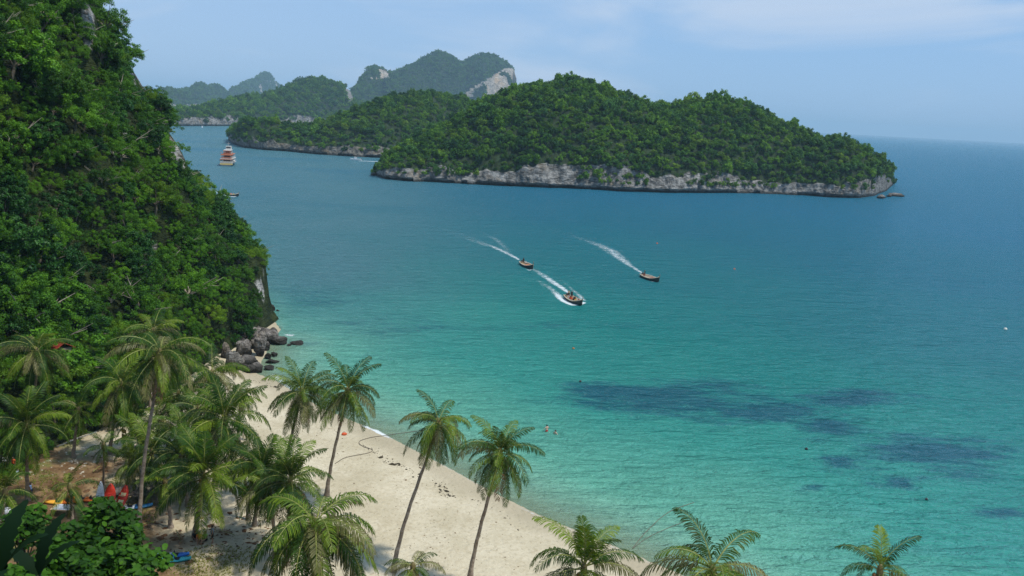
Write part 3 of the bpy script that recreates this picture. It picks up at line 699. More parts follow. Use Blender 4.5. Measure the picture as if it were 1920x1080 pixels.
def eul(i):
    m = Euler((rot[i, 0], rot[i, 1], 0)).to_matrix() @ Matrix.Rotation(yaw[i], 3, 'Z'); return m.to_euler()
re = np.array([eul(i)[:] for i in rest])
sz = s[:, None] * rng.uniform(0.88, 1.15, (n, 3))
scatter('hillside_thicket', 'jungle', PP[rest], re, sz[rest], 'tangled green jungle filling the steep hillside between and behind the nearer trees', 'jungle', rng)
def zone_label(px, py, i):
    v = 'top' if py < 110 else 'upper' if py < 240 else 'upper middle' if py < 350 else 'lower middle' if py < 460 else 'lower' if py < 580 else 'bottom'
    edge = np.interp(py, [0, 160, 260, 370, 470, 600, 800], [230, 300, 350, 400, 510, 490, 300]); q = px / edge
    h = 'by the photo edge' if q < 0.2 else 'left of its centre' if q < 0.45 else 'near its centre' if q < 0.65 else 'towards the sea' if q < 0.87 else 'on its seaward skyline'
    return 'on the %s jungle slope %s' % (v, h)
KINDW = ['round', 'spreading', 'leaning', 'ragged', 'bushy', 'flat topped', 'dense', 'open', 'narrow']
for i in solo:
    v = int(rng.integers(0, len(JUN))); lab = '%s leafy green tree %s' % (KINDW[v], zone_label(px[i], py[i], i))
    o = thing('jungle_tree', lab, 'tree', PP[i], 0, lab.replace('tree', 'trees'))
    o.rotation_euler = eul(i); o.scale = sz[i]
    link('crown', JUN[v], o); link('trunk', JTR[v], o)

# ------------------------------------------------------------------ coconut palms
def frond_mesh(name, seed, e0, droop, L, mat, hang=0.6, ragged=0.0, nl=48, llen=1.0, width=0.070):
    rng = np.random.default_rng(seed); m = 15; s = np.linspace(0, 1, m)
    th = R(e0) - R(droop) * s ** 1.25; ds = L / (m - 1)
    P = np.zeros((m, 3)); sway = rng.normal(0, 0.10)
    for i in range(1, m): P[i] = P[i - 1] + ds * np.array((math.cos(th[i]), sway * s[i], math.sin(th[i])))
    b = MB(); b.tube(P, np.linspace(0.055, 0.010, m), 4, caps=False)
    ntri = 0; V = []; Q = []; T = []; n0 = b.n
    for side in (-1, 1):
        for k in range(nl):
            u = 0.14 + 0.86 * (k + rng.uniform(0, 0.5)) / nl
            if rng.random() < ragged: continue
            if u > 1: continue
            i = min(int(u * (m - 1)), m - 2); f = u * (m - 1) - i; p0 = P[i] * (1 - f) + P[i + 1] * f
            t = P[i + 1] - P[i]; t /= np.linalg.norm(t); side_v = np.array((0, side, 0.0)); up = np.cross(t, np.array((0, 1.0, 0))) * -1
            if up[2] < 0: up = -up
            ln = llen * (math.sin(math.pi * min(1, (u * 0.86 + 0.12))) ** 0.55) * rng.uniform(0.82, 1.1)
            fw = 0.45 + 0.75 * u
            d = side_v + t * fw + up * rng.uniform(-0.12, 0.22); d /= np.linalg.norm(d)
            down = np.array((0, 0, -1.0)); d2 = d * 0.75 + down * (hang * rng.uniform(0.6, 1.3)); d2 /= np.linalg.norm(d2)
            p1 = p0 + d * ln * 0.45; p2 = p1 + d2 * ln * 0.35; d3 = d2 * 0.6 + down * hang * 0.8; d3 /= np.linalg.norm(d3); p3 = p2 + d3 * ln * 0.25
            w = width * rng.uniform(0.8, 1.2); wv = t * w * 0.5
            V += [p0 - wv * .5, p0 + wv * .5, p1 - wv, p1 + wv, p2 - wv * .8, p2 + wv * .8, p3]
            Q += [(n0, n0 + 1, n0 + 3, n0 + 2), (n0 + 2, n0 + 3, n0 + 5, n0 + 4)]; T += [(n0 + 4, n0 + 5, n0 + 6)]; n0 += 7
    rq = np.concatenate(b.q); V = np.vstack([np.concatenate(b.v), np.array(V)]); Q = np.array(Q); T = np.array(T)
    quads = np.vstack([rq, Q]); tone = np.clip(0.5 + rng.normal(0, 0.10, len(quads) + len(T)), 0, 1); tone[:len(rq)] = 0.8
    mi = np.zeros(len(quads) + len(T), int); mi[:len(rq)] = 1
    return mesh_np(name, V, quads, T, [mat, MAT['rachis']], False, {'tone': ('FACE', tone)}, mi)
FCLS = [(84, 38, 0.30), (74, 62, 0.45), (56, 86, 0.65), (34, 95, 0.85), (8, 84, 1.0), (-18, 60, 1.1), (-42, 38, 1.1), (-60, 22, 1.1)]
FR = {}
for ci, (e0, dr, hg) in enumerate(FCLS):
    FR[ci] = [frond_mesh('frond', 500 + ci * 10 + q, e0, dr + 12 * q - 8, 4.3 if ci else 3.5, MAT['frond'], hg, 0.09) for q in range(3)]
FR_OLD = [frond_mesh('frond', 600 + q, e, d, 4.2, MAT['frond_old'], 0.9, 0.08) for q, (e, d) in enumerate([(40, 95), (20, 90), (-5, 75), (-30, 50)])]
FR_DRY = [frond_mesh('frond', 620 + q, e, d, 3.6, MAT['frond_dry'], 0.9, 0.35) for q, (e, d) in enumerate([(-35, 50), (-55, 30)])]
_nb = MB(); _nb.ball((0, 0, 0), (0.14, 0.14, 0.17), 8, 6)
NUT = [_nb.mesh('coconut', plain('green_coconut', (0.16, 0.20, 0.04), 0.5)), _nb.mesh('coconut', plain('brown_coconut', (0.22, 0.12, 0.045), 0.6))]
def palm(cpx, cpy, zc, label, base=None, off=(1.5, -1.0), size=1.0, nf=34, old=4, dry=1, seed=0, up=1.0, thick=0.18, cat='palm', group='coconut palms along the beach', nuts=6, tilt=None):
    rng = np.random.default_rng(7000 + seed)
    top = at(cpx, cpy, zc)
    if base is not None: g = gpt(*base)
    else: g = Vector((top.x + off[0], top.y + off[1], 0)); g.z = gz(g.x, g.y)
    o = thing('coconut_palm', label, cat, g, 0, group)
    d = top - g; H = d.length; pts = []; m = 22
    for i in range(m):
        u = i / (m - 1); bend = math.sin(u * math.pi) * 0.05 * H
        side = Vector((d.x, d.y, 0)); side = side.normalized() if side.length > 0.2 else Vector((1, 0, 0))
        q = d * u - Vector((0, 0, 0)) + side * (-bend * 0.7 * (1 - u)) + Vector((0.02 * math.sin(i * 1.7), 0.02 * math.cos(i * 1.3), 0))
        pts.append(tuple(q))
    u = np.linspace(0, 1, m); rad = thick * (1.0 - 0.38 * u) + 0.16 * np.exp(-u * 14)
    rad = rad * (1 + 0.05 * np.sin(np.arange(m) * 2.4)); pts[0] = (pts[0][0], pts[0][1], -0.4)
    b = MB(); b.tube(pts, rad, 10); b.build('trunk', MAT['trunk'], o, True)
    loc = Vector(pts[-1]); lean = d.normalized()
    L = size / 3.95
    ga = 2.39996; ph = rng.uniform(0, 6.28)
    cb = MB(); cb.ball(loc + Vector((0, 0, 0.05)), (0.22, 0.22, 0.5), 8, 6)
    cb.build('crown_shaft', plain_cache('crown_shaft', (0.16, 0.13, 0.05)), o, True)
    for k in range(nf):
        fr = (k + 0.5) / nf
        ci = min(7, int(fr ** (0.95 * up) * 8))
        if k < old: src = FR_OLD[int(rng.integers(0, 4))]; fr2 = rng.random()
        else: src = FR[ci][int(rng.integers(0, 3))]
        if k >= nf - dry: src = FR_DRY[int(rng.integers(0, 2))]
        f = link('frond', src, o, loc + Vector((0, 0, 0.22 - 0.35 * fr)))
        s = L * rng.uniform(0.86, 1.12); f.scale = (s, s * rng.choice((-1, 1)), s)
        e = Matrix.Rotation(math.asin(max(-1, min(1, lean.x))) * 0.5, 3, 'Y') @ Matrix.Rotation(-math.asin(max(-1, min(1, lean.y))) * 0.5, 3, 'X')
        f.rotation_euler = (e @ Matrix.Rotation(ph + k * ga + rng.normal(0, 0.15), 3, 'Z')).to_euler()
    for k in range(nuts):
        a = rng.uniform(0, 6.28); link('coconut', NUT[int(rng.random() < 0.4)], o, loc + Vector((math.cos(a) * 0.3, math.sin(a) * 0.3, -0.25 - 0.25 * rng.random())))
    return o
_pc = {}
def plain_cache(name, col, rough=0.6, **kw):
    if name not in _pc: _pc[name] = plain(name, col, rough, **kw)
    return _pc[name]

palm(822, 795, 65.5, 'slender palm leaning right alone on open sand, left of the palm nearest the water', base=(737, 1072), size=3.3, seed=1, old=7)
palm(938, 852, 62.5, 'leaning palm nearest the water edge, alone on the sand with brown hanging fronds', base=(880, 1088), size=3.4, seed=2, dry=3, old=3)
palm(652, 735, 76, 'palm in front of the orange object on the beach, right one of the leaning pair', base=(612, 930), size=3.7, seed=3, dry=3, old=4)
palm(566, 738, 77.5, 'bright bushy crowned palm, left one of the leaning pair on the beach', base=(527, 915), size=3.8, seed=4, dry=2)
palm(300, 662, 67.5, 'tall palm with a long pale grey trunk rising over the kayaks', base=(262, 1008), size=4.2, seed=5, old=9, up=1.1)
palm(420, 790, 75, 'broad dark crowned palm in the middle of the left grove', base=(398, 930), size=4.8, seed=6, old=3)
palm(382, 893, 67, 'palm with fanned out fronds above the seated group in the shade', base=(366, 1006), size=4.7, seed=7, old=1, dry=0, thick=0.24, up=1.35, nf=28)
palm(592, 985, 46, 'largest palm crown low in the picture with yellow green and silvery fronds', off=(-0.6, 1.2), size=4.5, nf=40, seed=8, old=10, dry=2, thick=0.2)
palm(545, 905, 66, 'dark green palm crown directly behind the largest palm crown', off=(-0.5, 0.6), size=3.9, seed=9, old=1)
palm(490, 890, 70, 'small dark palm standing left of the largest crown', base=(477, 985), size=3.8, seed=10, old=0, dry=0)
palm(70, 660, 82, 'palm in front of the red roofed hut at the far left', base=(62, 850), size=3.9, seed=11, old=8, up=1.1)
palm(50, 800, 72, 'palm with arching bright fronds at the left edge over the clearing', base=(52, 938), size=4.0, seed=12, old=1, dry=0)
palm(228, 722, 84, 'palm with drooping fronds left of the tall pale trunked one', base=(206, 850), size=4.0, seed=13, old=5)
palm(398, 700, 88, 'dull green palm crown below the grey boulders', base=(380, 800), size=3.9, seed=14, old=8)
palm(288, 622, 96, 'palm top with a curled pale frond right against the jungle', base=(282, 770), size=3.8, seed=15, old=7)
palm(1095, 1068, 50, 'palm crown at the bottom edge over the wet sand', off=(-1.5, -1.5), size=3.9, nf=24, seed=16, old=2, dry=1, up=1.15)
palm(1335, 1072, 46, 'palm crown at the bottom edge with a brown feathery frond standing up over shallow water', off=(-1.5, -2.0), size=4.1, nf=24, seed=17, old=5, dry=1, up=1.1)
palm(1650, 1072, 52, 'small palm top at the bottom edge farthest right over green water', off=(-1.0, -2.0), size=2.9, nf=16, seed=18, old=1, dry=1)
palm(775, 1066, 57, 'small palm top at the bottom edge beneath the slender leaning palm', off=(-0.5, -1.0), size=2.4, nf=16, seed=19, old=5, dry=1)
palm(195, 838, 74, 'small dark palm with short stiff drooping fronds behind the white board', base=(194, 925), size=1.75, nf=13, seed=20, old=0, dry=0, nuts=0, thick=0.12)
palm(132, 915, 66, 'low dark trunkless young palm left of the upright white board', off=(0.1, 0.1), size=2.3, nf=12, seed=21, old=0, dry=0, nuts=0, up=0.7)
palm(168, 1000, 54, 'leafy young palm crown just above the broad leaved thicket', off=(0.1, -0.3), size=2.2, nf=13, seed=22, old=0, dry=0, nuts=0)
palm(10, 925, 62, 'palm fronds reaching in from the left edge over the brown clearing', off=(-1.0, -0.5), size=2.8, nf=16, seed=23, old=0, dry=0)
palm(285, 850, 77, 'low bushy palm with fronds touching the tall pale trunk', off=(0.3, 0.2), size=3.9, nf=20, seed=24, old=1, dry=0, nuts=0, up=0.85)
palm(345, 815, 80, 'mid height dark palm tucked between the grove crowns', off=(0.3, 0.4), size=3.8, nf=22, seed=25, old=2)
palm(335, 740, 86, 'shaded palm crown right behind the tall pale trunked one', off=(0.5, 1.0), size=3.5, nf=22, seed=26, old=5)
palm(250, 790, 88, 'shaded low palm beside the yellow signboard', off=(0.3, 0.5), size=3.0, nf=16, seed=27, old=1, nuts=0)

palm(455, 862, 74, 'low dark palm filling the gap right of the grove', off=(0.3, 0.3), size=2.8, nf=18, seed=31, old=1, nuts=0)
palm(310, 905, 72, 'low spreading palm between the tall pale trunk and the seated group', off=(0.2, 0.2), size=2.6, nf=16, seed=32, old=0, dry=0, nuts=0)
palm(245, 868, 78, 'dark young palm just above the dark rock outcrop', off=(0.2, 0.2), size=2.6, nf=14, seed=33, old=0, dry=0, nuts=0, up=0.85)
palm(452, 735, 92, 'palm crown with drooping fronds nearest the sandy end by the boulders', off=(-0.6, 0.5), size=2.9, nf=24, seed=34, old=7)
palm(372, 770, 84, 'shaded palm crown in the thick of the grove, below the boulders', off=(0.5, 0.6), size=3.4, nf=26, seed=35, old=3)
palm(148, 770, 84, 'dark palm leaning out of the jungle edge above the pale pipe', off=(-1.5, 1.0), size=2.6, nf=18, seed=36, old=2, nuts=0)

palm(340, 860, 76, 'dark low palm behind the seated group palm', off=(0.3, 0.3), size=3.3, nf=22, seed=41, old=0, dry=0, nuts=0)
palm(265, 830, 82, 'dark low palm hugging the left side of the tall pale trunk', off=(0.3, 0.3), size=3.3, nf=22, seed=42, old=1, dry=0, nuts=0)
palm(395, 830, 80, 'low palm wedged under the broad dark crown', off=(0.3, 0.3), size=3.2, nf=22, seed=43, old=0, dry=0, nuts=0)
palm(305, 790, 86, 'shaded palm deep in the grove behind the tall pale trunk', off=(0.3, 0.3), size=3.5, nf=24, seed=44, old=3, nuts=0)
palm(505, 915, 67, 'low shaggy palm at the left shoulder of the largest crown', off=(0.3, 0.3), size=3.0, nf=20, seed=45, old=1, nuts=0)

# ------------------------------------------------------------------ broad leaved trees on the slope under the viewpoint
lb = MB(); _k = 8
_lv = [(0, 0, 0)] + [(0.21 + 0.21 * math.cos(a / _k * 2 * math.pi), 0.13 * math.sin(a / _k * 2 * math.pi), -0.03 * math.cos(a / _k * 4 * math.pi)) for a in range(_k)]
LEAF = mesh_np('leaf', np.array([(0.21, 0, 0.02)] + _lv[1:]), None, [(0, 1 + i, 1 + (i + 1) % _k) for i in range(_k)], [MAT['bush']], False, {'tone': ('FACE', [0.72] * _k)})
def broad_tree(px, py, zc, rx, rz, label, seed, nl=46):
    rng = np.random.default_rng(seed); c = at(px, py, zc); g = Vector((c.x, c.y, 0)); g.z = gz(g.x, g.y)
    o = thing('broadleaf_tree', label, 'tree', g, 0, 'broad leaved trees below the viewpoint'); h = c.z - g.z
    me, cs = crown_mesh('crown', seed, rx, rz, 0, 22, 0.62, 95, 0.32, MAT['bush'], upb=0.6, flat=0.7, round_leaf=True)
    cr = link('crown', me, o, (0, 0, h)); cr['kind'] = 'stuff'
    b = MB(); b.tube([(0, 0, -0.6), (0.15, 0, h * 0.4), (0, 0.1, h)], [0.20, 0.15, 0.07], 7)
    for q in cs[:9]: b.tube([(0, 0.03, h * 0.6), (q[0] * 0.5, q[1] * 0.5, h * 0.9), (q[0], q[1], q[2] + h)], [0.07, 0.05, 0.02], 5)
    b.build('trunk', MAT['bark'], o, True)
    for k in range(nl):
        q = np.array(cs[int(rng.integers(0, len(cs)))]); d = rng.normal(size=3); d[2] = abs(d[2]); d[1] -= 0.7; d /= np.linalg.norm(d)
        f = link('leaf', LEAF, o, Vector((*(q + d * 0.68 + np.array((0, 0, h))),)))
        f.rotation_euler = (rng.normal(0, 0.5), rng.normal(0.1, 0.5), rng.uniform(0, 6.28)); s = rng.uniform(0.8, 1.25); f.scale = (s, s, s)
broad_tree(205, 1000, 44, 1.25, 1.7, 'broad leaved tree rising highest in the bottom left thicket', 801)
broad_tree(240, 1078, 40, 1.6, 1.0, 'broad leaved tree at the right end of the bottom left thicket beside blue kayaks', 802)
broad_tree(215, 1085, 37, 1.7, 1.1, 'broad leaved tree at the bottom edge in the middle of the thicket', 803)
broad_tree(140, 1050, 39, 1.5, 1.2, 'broad leaved tree between the dark banana leaves and the tallest thicket tree', 804)
broad_tree(60, 1090, 35, 1.6, 1.3, 'broad leaved tree at the bottom left corner under the dark banana leaves', 805)
broad_tree(40, 1000, 48, 1.5, 1.1, 'light green leafy bush behind the dark banana leaves', 806, 20)
def banana(px, py, zc, leaves, label):
    c = at(px, py, zc); g = Vector((c.x, c.y, 0)); g.z = gz(g.x, g.y); h = c.z - g.z
    o = thing('banana_plant', label, 'plant', g, 0)
    b = MB(); b.tube([(0, 0, -0.3), (0.05, 0, h * 0.5), (0, 0, h)], [0.16, 0.12, 0.06], 8); b.build('stem', plain_cache('banana_stem', (0.05, 0.06, 0.02)), o, True)
    for yaw, e, L, w in leaves:
        n = 22; V = []; Q = []
        for i in range(n):
            u = i / (n - 1); th = R(e) - R(55) * u ** 1.6; 
            if i == 0: p = np.zeros(3)
            else: p = p + np.array((math.cos(th), 0, math.sin(th))) * L / (n - 1)
            ww = w * math.sin(math.pi * min(1, 0.06 + u * 0.94)) ** 0.6 * (1 + 0.05 * math.sin(i * 3.1))
            j1, j2 = (0.75 + 0.35 * ((i * 7) % 3) / 2), (0.75 + 0.35 * ((i * 5 + 1) % 3) / 2); V += [p + (0, -ww * j1, 0.12 * ww), p, p + (0, ww * j2, 0.12 * ww)]
            if i: a = (i - 1) * 3; Q += [(a, a + 1, a + 4, a + 3), (a + 1, a + 2, a + 5, a + 4)]
        f = link('leaf', mesh_np('leaf', np.array(V), Q, None, [MAT['banana']], True, {'tone': ('FACE', [0.5] * len(Q))}), o, (0, 0, h)); f.rotation_euler = (0, 0, yaw)
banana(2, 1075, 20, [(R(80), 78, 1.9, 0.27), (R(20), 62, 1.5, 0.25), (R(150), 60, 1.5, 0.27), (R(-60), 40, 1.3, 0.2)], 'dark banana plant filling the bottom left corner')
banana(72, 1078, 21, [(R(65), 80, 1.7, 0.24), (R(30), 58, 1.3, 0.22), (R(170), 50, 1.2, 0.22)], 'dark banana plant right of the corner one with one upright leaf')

# ------------------------------------------------------------------ boulders and rocks
def ico(sub=3):
    import bmesh
    bm = bmesh.new(); bmesh.ops.create_icosphere(bm, subdivisions=sub, radius=1.0)
    V = np.array([v.co[:] for v in bm.verts]); T = np.array([[v.index for v in f.verts] for f in bm.faces]); bm.free(); return V, T
ICO_V, ICO_T = ico(4)
def rock(px, py, wpx, hpx, label, mat='rock_dark', depth=0.8, seed=0, name='boulder', cat='rock', group=None, z=None, rough=1.0, cuts=14):
    rng = np.random.default_rng(seed); z0 = 0 if z is None else z
    wpx *= 1.08; hpx *= 1.06
    p = on(px, py, z0); zc = (p - Vector((0, 0, CAM_H))).dot(_f); w = wpx / FPX * zc; h = hpx / FPX * zc
    V = ICO_V.copy()
    for _ in range(cuts):                                  # planed faces give angular blocks
        n = rng.normal(size=3); n /= np.linalg.norm(n); dd = V @ n - rng.uniform(0.42, 0.80); V -= np.where(dd > 0, dd, 0)[:, None] * n * 0.92
    V *= (1 + rough * 0.16 * fbm(V + seed, 1.5, seed, 5, 0.62))[:, None]; V *= (1 - 0.10 * (np.abs(vnoise(V * np.array((1, 1, 0.5)) + seed, 2.3, seed)) < 0.10))[:, None]
    V *= np.array((w / 2, w / 2 * depth, h * 0.62)); V[:, 2] += h * 0.30
    o = link(name, mesh_np(name, V, None, ICO_T, [MAT[mat]], False), None, p); o.rotation_euler = (0, 0, rng.uniform(-0.5, 0.5))
    return tag(o, label, cat, group)
BL = [(438, 694, 42, 46, 'largest smooth pale grey boulder behind the palm fronds at the beach end', 'rock', 1),
      (478, 698, 36, 22, 'square brown block with a flat top standing on the sand', 'rock_dark', 2),
      (468, 684, 44, 24, 'long low slab behind the square brown block', 'rock_dark', 3),
      (452, 668, 34, 48, 'dark cracked boulder between the pale boulder and the jungle', 'rock_dark', 4),
      (487, 668, 34, 50, 'tall reddish grey leaning boulder in the middle of the heap', 'rock_dark', 5),
      (470, 640, 44, 36, 'grey boulder under the hanging leaves at the top of the heap', 'rock_dark', 6),
      (498, 644, 40, 34, 'brown boulder right of the topmost grey one', 'rock_dark', 7),
      (514, 630, 20, 22, 'dark squarish rock at the right shoulder of the heap', 'rock_dark', 8),
      (518, 645, 34, 18, 'brown rock reaching lowest into the water at the right of the heap', 'rock_dark', 9),
      (486, 612, 30, 20, 'small boulder at the foot of the headland cliff', 'rock_dark', 10),
      (502, 672, 18, 14, 'greenish rock at the waterline right of the tall leaning boulder', 'rock_dark', 11),
      (515, 668, 16, 10, 'mossy round stone in the shallows beside the heap', 'rock_dark', 12),
      (511, 680, 24, 9, 'flat green algae covered stone lapped by water', 'rock_dark', 13),
      (506, 692, 22, 9, 'dark flat stone nearest the sand in the shallows', 'rock_dark', 14),
      (510, 582, 15, 14, 'lone dark rock standing in the sea off the headland', 'rock_dark', 15),
      (521, 583, 7, 4, 'tiny rock beside the lone dark rock off the headland', 'rock_dark', 16),
      (492, 594, 40, 6, 'low flat reef ledge running out from the headland foot', 'rock_dark', 17),
      (559, 645, 28, 8, 'long low dark rock awash in the turquoise shallows', 'rock_dark', 18),
      (542, 648, 12, 4, 'small awash rock left of the long low one', 'rock_dark', 19),
      (425, 676, 30, 34, 'brown boulder half under palm fronds left of the largest pale boulder', 'rock_dark', 20),
      (1652, 372, 26, 8, 'low black reef rock at the right tip of the large island', 'rock_dark', 21),
      (1680, 368, 26, 7, 'outermost low black rock off the right tip of the large island', 'rock_dark', 22),
      (1668, 369, 14, 5, 'middle low black rock off the right tip of the large island', 'rock_dark', 23),
      (702, 329, 18, 9, 'dark pointed rock at the left tip of the large island', 'rock_dark', 24)]
BL += [(450, 648, 34, 30, 'rough grey boulder wedged under the leaves behind the heap', 'rock_dark', 41),
      (484, 628, 34, 26, 'grey angular boulder bridging the heap and the headland foot', 'rock_dark', 42),
      (456, 696, 22, 14, 'small grey block between the pale boulder and the square brown one', 'rock_dark', 43),
      (500, 656, 22, 20, 'brown angular block low in the seaward side of the heap', 'rock_dark', 44),
      (476, 655, 26, 22, 'grey angular block in the very middle of the heap', 'rock_dark', 45)]
for a in BL: rock(a[0], a[1], a[2], a[3], a[4], a[5], seed=a[6], group='rocks at the water edge')
rock(262, 928, 52, 18, 'black low rock outcrop behind the red kayaks', 'rock_dark', seed=31, z=2.2)
rock(296, 925, 44, 22, 'black rock mound in the shade right of the outcrop behind the kayaks', 'rock_dark', seed=32, z=2.2)
rock(232, 922, 40, 14, 'flat dark rock directly behind the upright red kayak', 'rock_dark', seed=33, z=2.2)

# ------------------------------------------------------------------ people
def skin_body(name, verts, edges, radii, sub=1):
    me = bpy.data.meshes.new(name + '_skel'); me.from_pydata([Vector(v) for v in verts], edges, []); o = bpy.data.objects.new(name, me); C.objects.link(o)
    md = o.modifiers.new('s', 'SKIN'); md.use_smooth_shade = True
    sk = me.skin_vertices[0].data
    for i, r in enumerate(radii):
        sk[i].radius = (r, r) if np.isscalar(r) else r; sk[i].use_root = (i == 0)
    o.modifiers.new('u', 'SUBSURF').levels = sub
    dg = bpy.context.evaluated_depsgraph_get(); ev = o.evaluated_get(dg); m = bpy.data.meshes.new_from_object(ev, depsgraph=dg)
    bpy.data.objects.remove(o); return m
def person_mesh(pose):
    V = []; E = []; Rr = []
    def v(p, r, frm=None):
        V.append(p); Rr.append(r); 
        if frm is not None: E.append((frm, len(V) - 1))
        return len(V) - 1
    hip = {'stand': 0.95, 'sit': 0.14, 'seat': 0.42, 'wade': 0.2}[pose]; h = hip
    pel = v((0, 0, h), (0.15, 0.11)); wa = v((0, 0, h + 0.18), (0.125, 0.09), pel); ch = v((0, 0.01, h + 0.38), (0.16, 0.11), wa); nk = v((0, 0, h + 0.53), (0.06, 0.06), ch)
    he = v((0, 0.02, h + 0.62), (0.075, 0.085), nk); hm = v((0, 0.03, h + 0.70), (0.085, 0.10), he); ht = v((0, 0.02, h + 0.78), (0.06, 0.07), hm)
    v((0, 0.135, h + 0.665), 0.014, hm)                                  # nose
    for sx in (-1, 1): v((sx * 0.095, 0.02, h + 0.67), 0.016, hm)        # ears
    for sx in (-1, 1):
        sh = v((sx * 0.19, 0, h + 0.47), 0.055, ch)
        if pose == 'stand': el = v((sx * 0.24, -0.02, h + 0.20), 0.042, sh); wr = v((sx * 0.23, 0.06, h - 0.04), 0.028, el); dirv = np.array((0, 0.25, -1.0))
        elif pose == 'wade': el = v((sx * 0.33, 0.05, h + 0.25), 0.042, sh); wr = v((sx * 0.36, 0.22, h + 0.10), 0.028, el); dirv = np.array((0.2 * sx, 0.8, -0.5))
        else: el = v((sx * 0.25, 0.08, h + 0.22), 0.042, sh); wr = v((sx * 0.17, 0.30, h + 0.12), 0.028, el); dirv = np.array((-0.1 * sx, 1, -0.15))
        dirv = dirv / np.linalg.norm(dirv); W = np.array(V[wr]); pm = v(tuple(W + dirv * 0.07), (0.035, 0.018), wr)
        side = np.cross(dirv, (sx, 0, 0)); side /= np.linalg.norm(side)
        for q, fl in enumerate((0.07, 0.085, 0.08, 0.06)):
            a = W + dirv * 0.10 + side * (q - 1.5) * 0.019; k1 = v(tuple(a), 0.009, pm); v(tuple(a + dirv * fl * 0.6 + np.array((-sx * 0.012, 0, 0))), 0.008, k1)
        k1 = v(tuple(W + dirv * 0.03 + side * 0.045), 0.010, pm); v(tuple(W + dirv * 0.06 + side * 0.06), 0.009, k1)
        hj = v((sx * 0.10, 0, h - 0.04), 0.095, pel)
        if pose in ('stand', 'wade'):
            if pose == 'stand': kn = v((sx * 0.11, 0.03, 0.50), 0.062, hj); an = v((sx * 0.11, -0.02, 0.09), 0.038, kn); f1 = v((sx * 0.12, 0.05, 0.04), 0.038, an); v((sx * 0.13, 0.17, 0.025), 0.024, f1)
            else: kn = v((sx * 0.11, 0.05, h - 0.45), 0.062, hj); an = v((sx * 0.11, -0.02, h - 0.85), 0.038, kn); v((sx * 0.12, 0.13, h - 0.9), 0.03, an)
        elif pose == 'sit': kn = v((sx * 0.20, 0.42, 0.30), 0.062, hj); an = v((sx * 0.14, 0.72, 0.07), 0.038, kn); v((sx * 0.14, 0.86, 0.05), 0.028, an)
        else: kn = v((sx * 0.14, 0.42, h + 0.02), 0.062, hj); an = v((sx * 0.14, 0.44, 0.07), 0.038, kn); v((sx * 0.14, 0.58, 0.04), 0.028, an)
    return skin_body('person_' + pose, V, E, Rr), h
BODY = {p: person_mesh(p) for p in ('stand', 'sit', 'seat', 'wade')}
def shell(me, test, grow):
    V = np.zeros(len(me.vertices) * 3); me.vertices.foreach_get('co', V); V = V.reshape(-1, 3)
    N_ = np.zeros(len(me.vertices) * 3); me.vertices.foreach_get('normal', N_); N_ = N_.reshape(-1, 3)
    F = [tuple(p.vertices) for p in me.polygons if test(V[list(p.vertices)].mean(0))]
    used = sorted({i for f in F for i in f}); mp = {k: i for i, k in enumerate(used)}
    q = [tuple(mp[i] for i in f) for f in F if len(f) == 4]; t = [tuple(mp[i] for i in f) for f in F if len(f) == 3]
    if not used: return None
    return (V + N_ * grow)[used], q, t
CL = {}
for p, (me, h) in BODY.items():
    sh = shell(me, lambda c: c[2] > h + 0.06 and c[2] < h + 0.53 and abs(c[0]) < 0.235 and c[1] < 0.16, 0.018)
    st = shell(me, lambda c: (c[2] <= h + 0.09 and c[2] > h - 0.36 and abs(c[0]) < 0.225) if p in ('stand', 'wade') else (c[2] <= h + 0.09 and c[1] < 0.30 and abs(c[0]) < 0.24 and c[2] > h - 0.15), 0.02)
    hr = shell(me, lambda c: c[2] > h + 0.62 and (c[1] < 0.045 or c[2] > h + 0.74) and abs(c[0]) < 0.13, 0.022)
    CL[p] = [mesh_np(nm, a[0], a[1] or None, a[2] or None, [], True) for nm, a in (('shirt', sh), ('shorts', st), ('hair', hr))]
def cmesh(me, mat, key, _c={}):
    k = (me.name, mat.name, key)
    if k not in _c:
        m = me.copy(); m.materials.clear(); m.materials.append(mat); _c[k] = m
    return _c[k]
SKIN = [plain('skin_tan', (0.36, 0.20, 0.12), 0.5, 0.1), plain('skin_light', (0.58, 0.38, 0.28), 0.5, 0.1), plain('skin_brown', (0.20, 0.11, 0.065), 0.5, 0.1)]
HAIR = plain('dark_hair', (0.015, 0.012, 0.010), 0.5, 0.2)
def cloth(name, c): return plain_cache('cloth_' + name, c, 0.8)
def person(p, rz, pose, label, skin=0, shirt=None, shorts=('navy', (0.02, 0.03, 0.07)), group=None, hair=True, z=None):
    o = thing('person', label, 'person', p, rz, group)
    link('body', cmesh(BODY[pose][0], SKIN[skin], 'b'), o)
    if shirt: link('shirt', cmesh(CL[pose][0], cloth(*shirt), 's'), o)
    if shorts: link('shorts', cmesh(CL[pose][1], cloth(*shorts), 't'), o)
    if hair: link('hair', cmesh(CL[pose][2], HAIR, 'h'), o)
    return o
WHITE = ('white', (0.7, 0.7, 0.68)); GREY = ('grey', (0.25, 0.32, 0.36)); ORANGE = ('orange', (0.75, 0.13, 0.03)); BLACK = ('black', (0.015, 0.018, 0.018)); BLUEP = ('pale blue', (0.35, 0.50, 0.75)); RED = ('red', (0.5, 0.04, 0.03)); LIME = ('lime', (0.35, 0.6, 0.12)); YEL = ('yellow', (0.7, 0.5, 0.08)); TAN = ('tan', (0.45, 0.35, 0.22))
g = gpt(399, 1018); person(g, R(110), 'stand', 'person in a grey top and black shorts standing on the sand beside the palm', 0, GREY, BLACK)
g = gpt(59, 936); person(g, R(-70), 'stand', 'person in a pale blue shirt standing beside a palm trunk in the clearing', 2, BLUEP, ('navy', (0.02, 0.03, 0.07)))
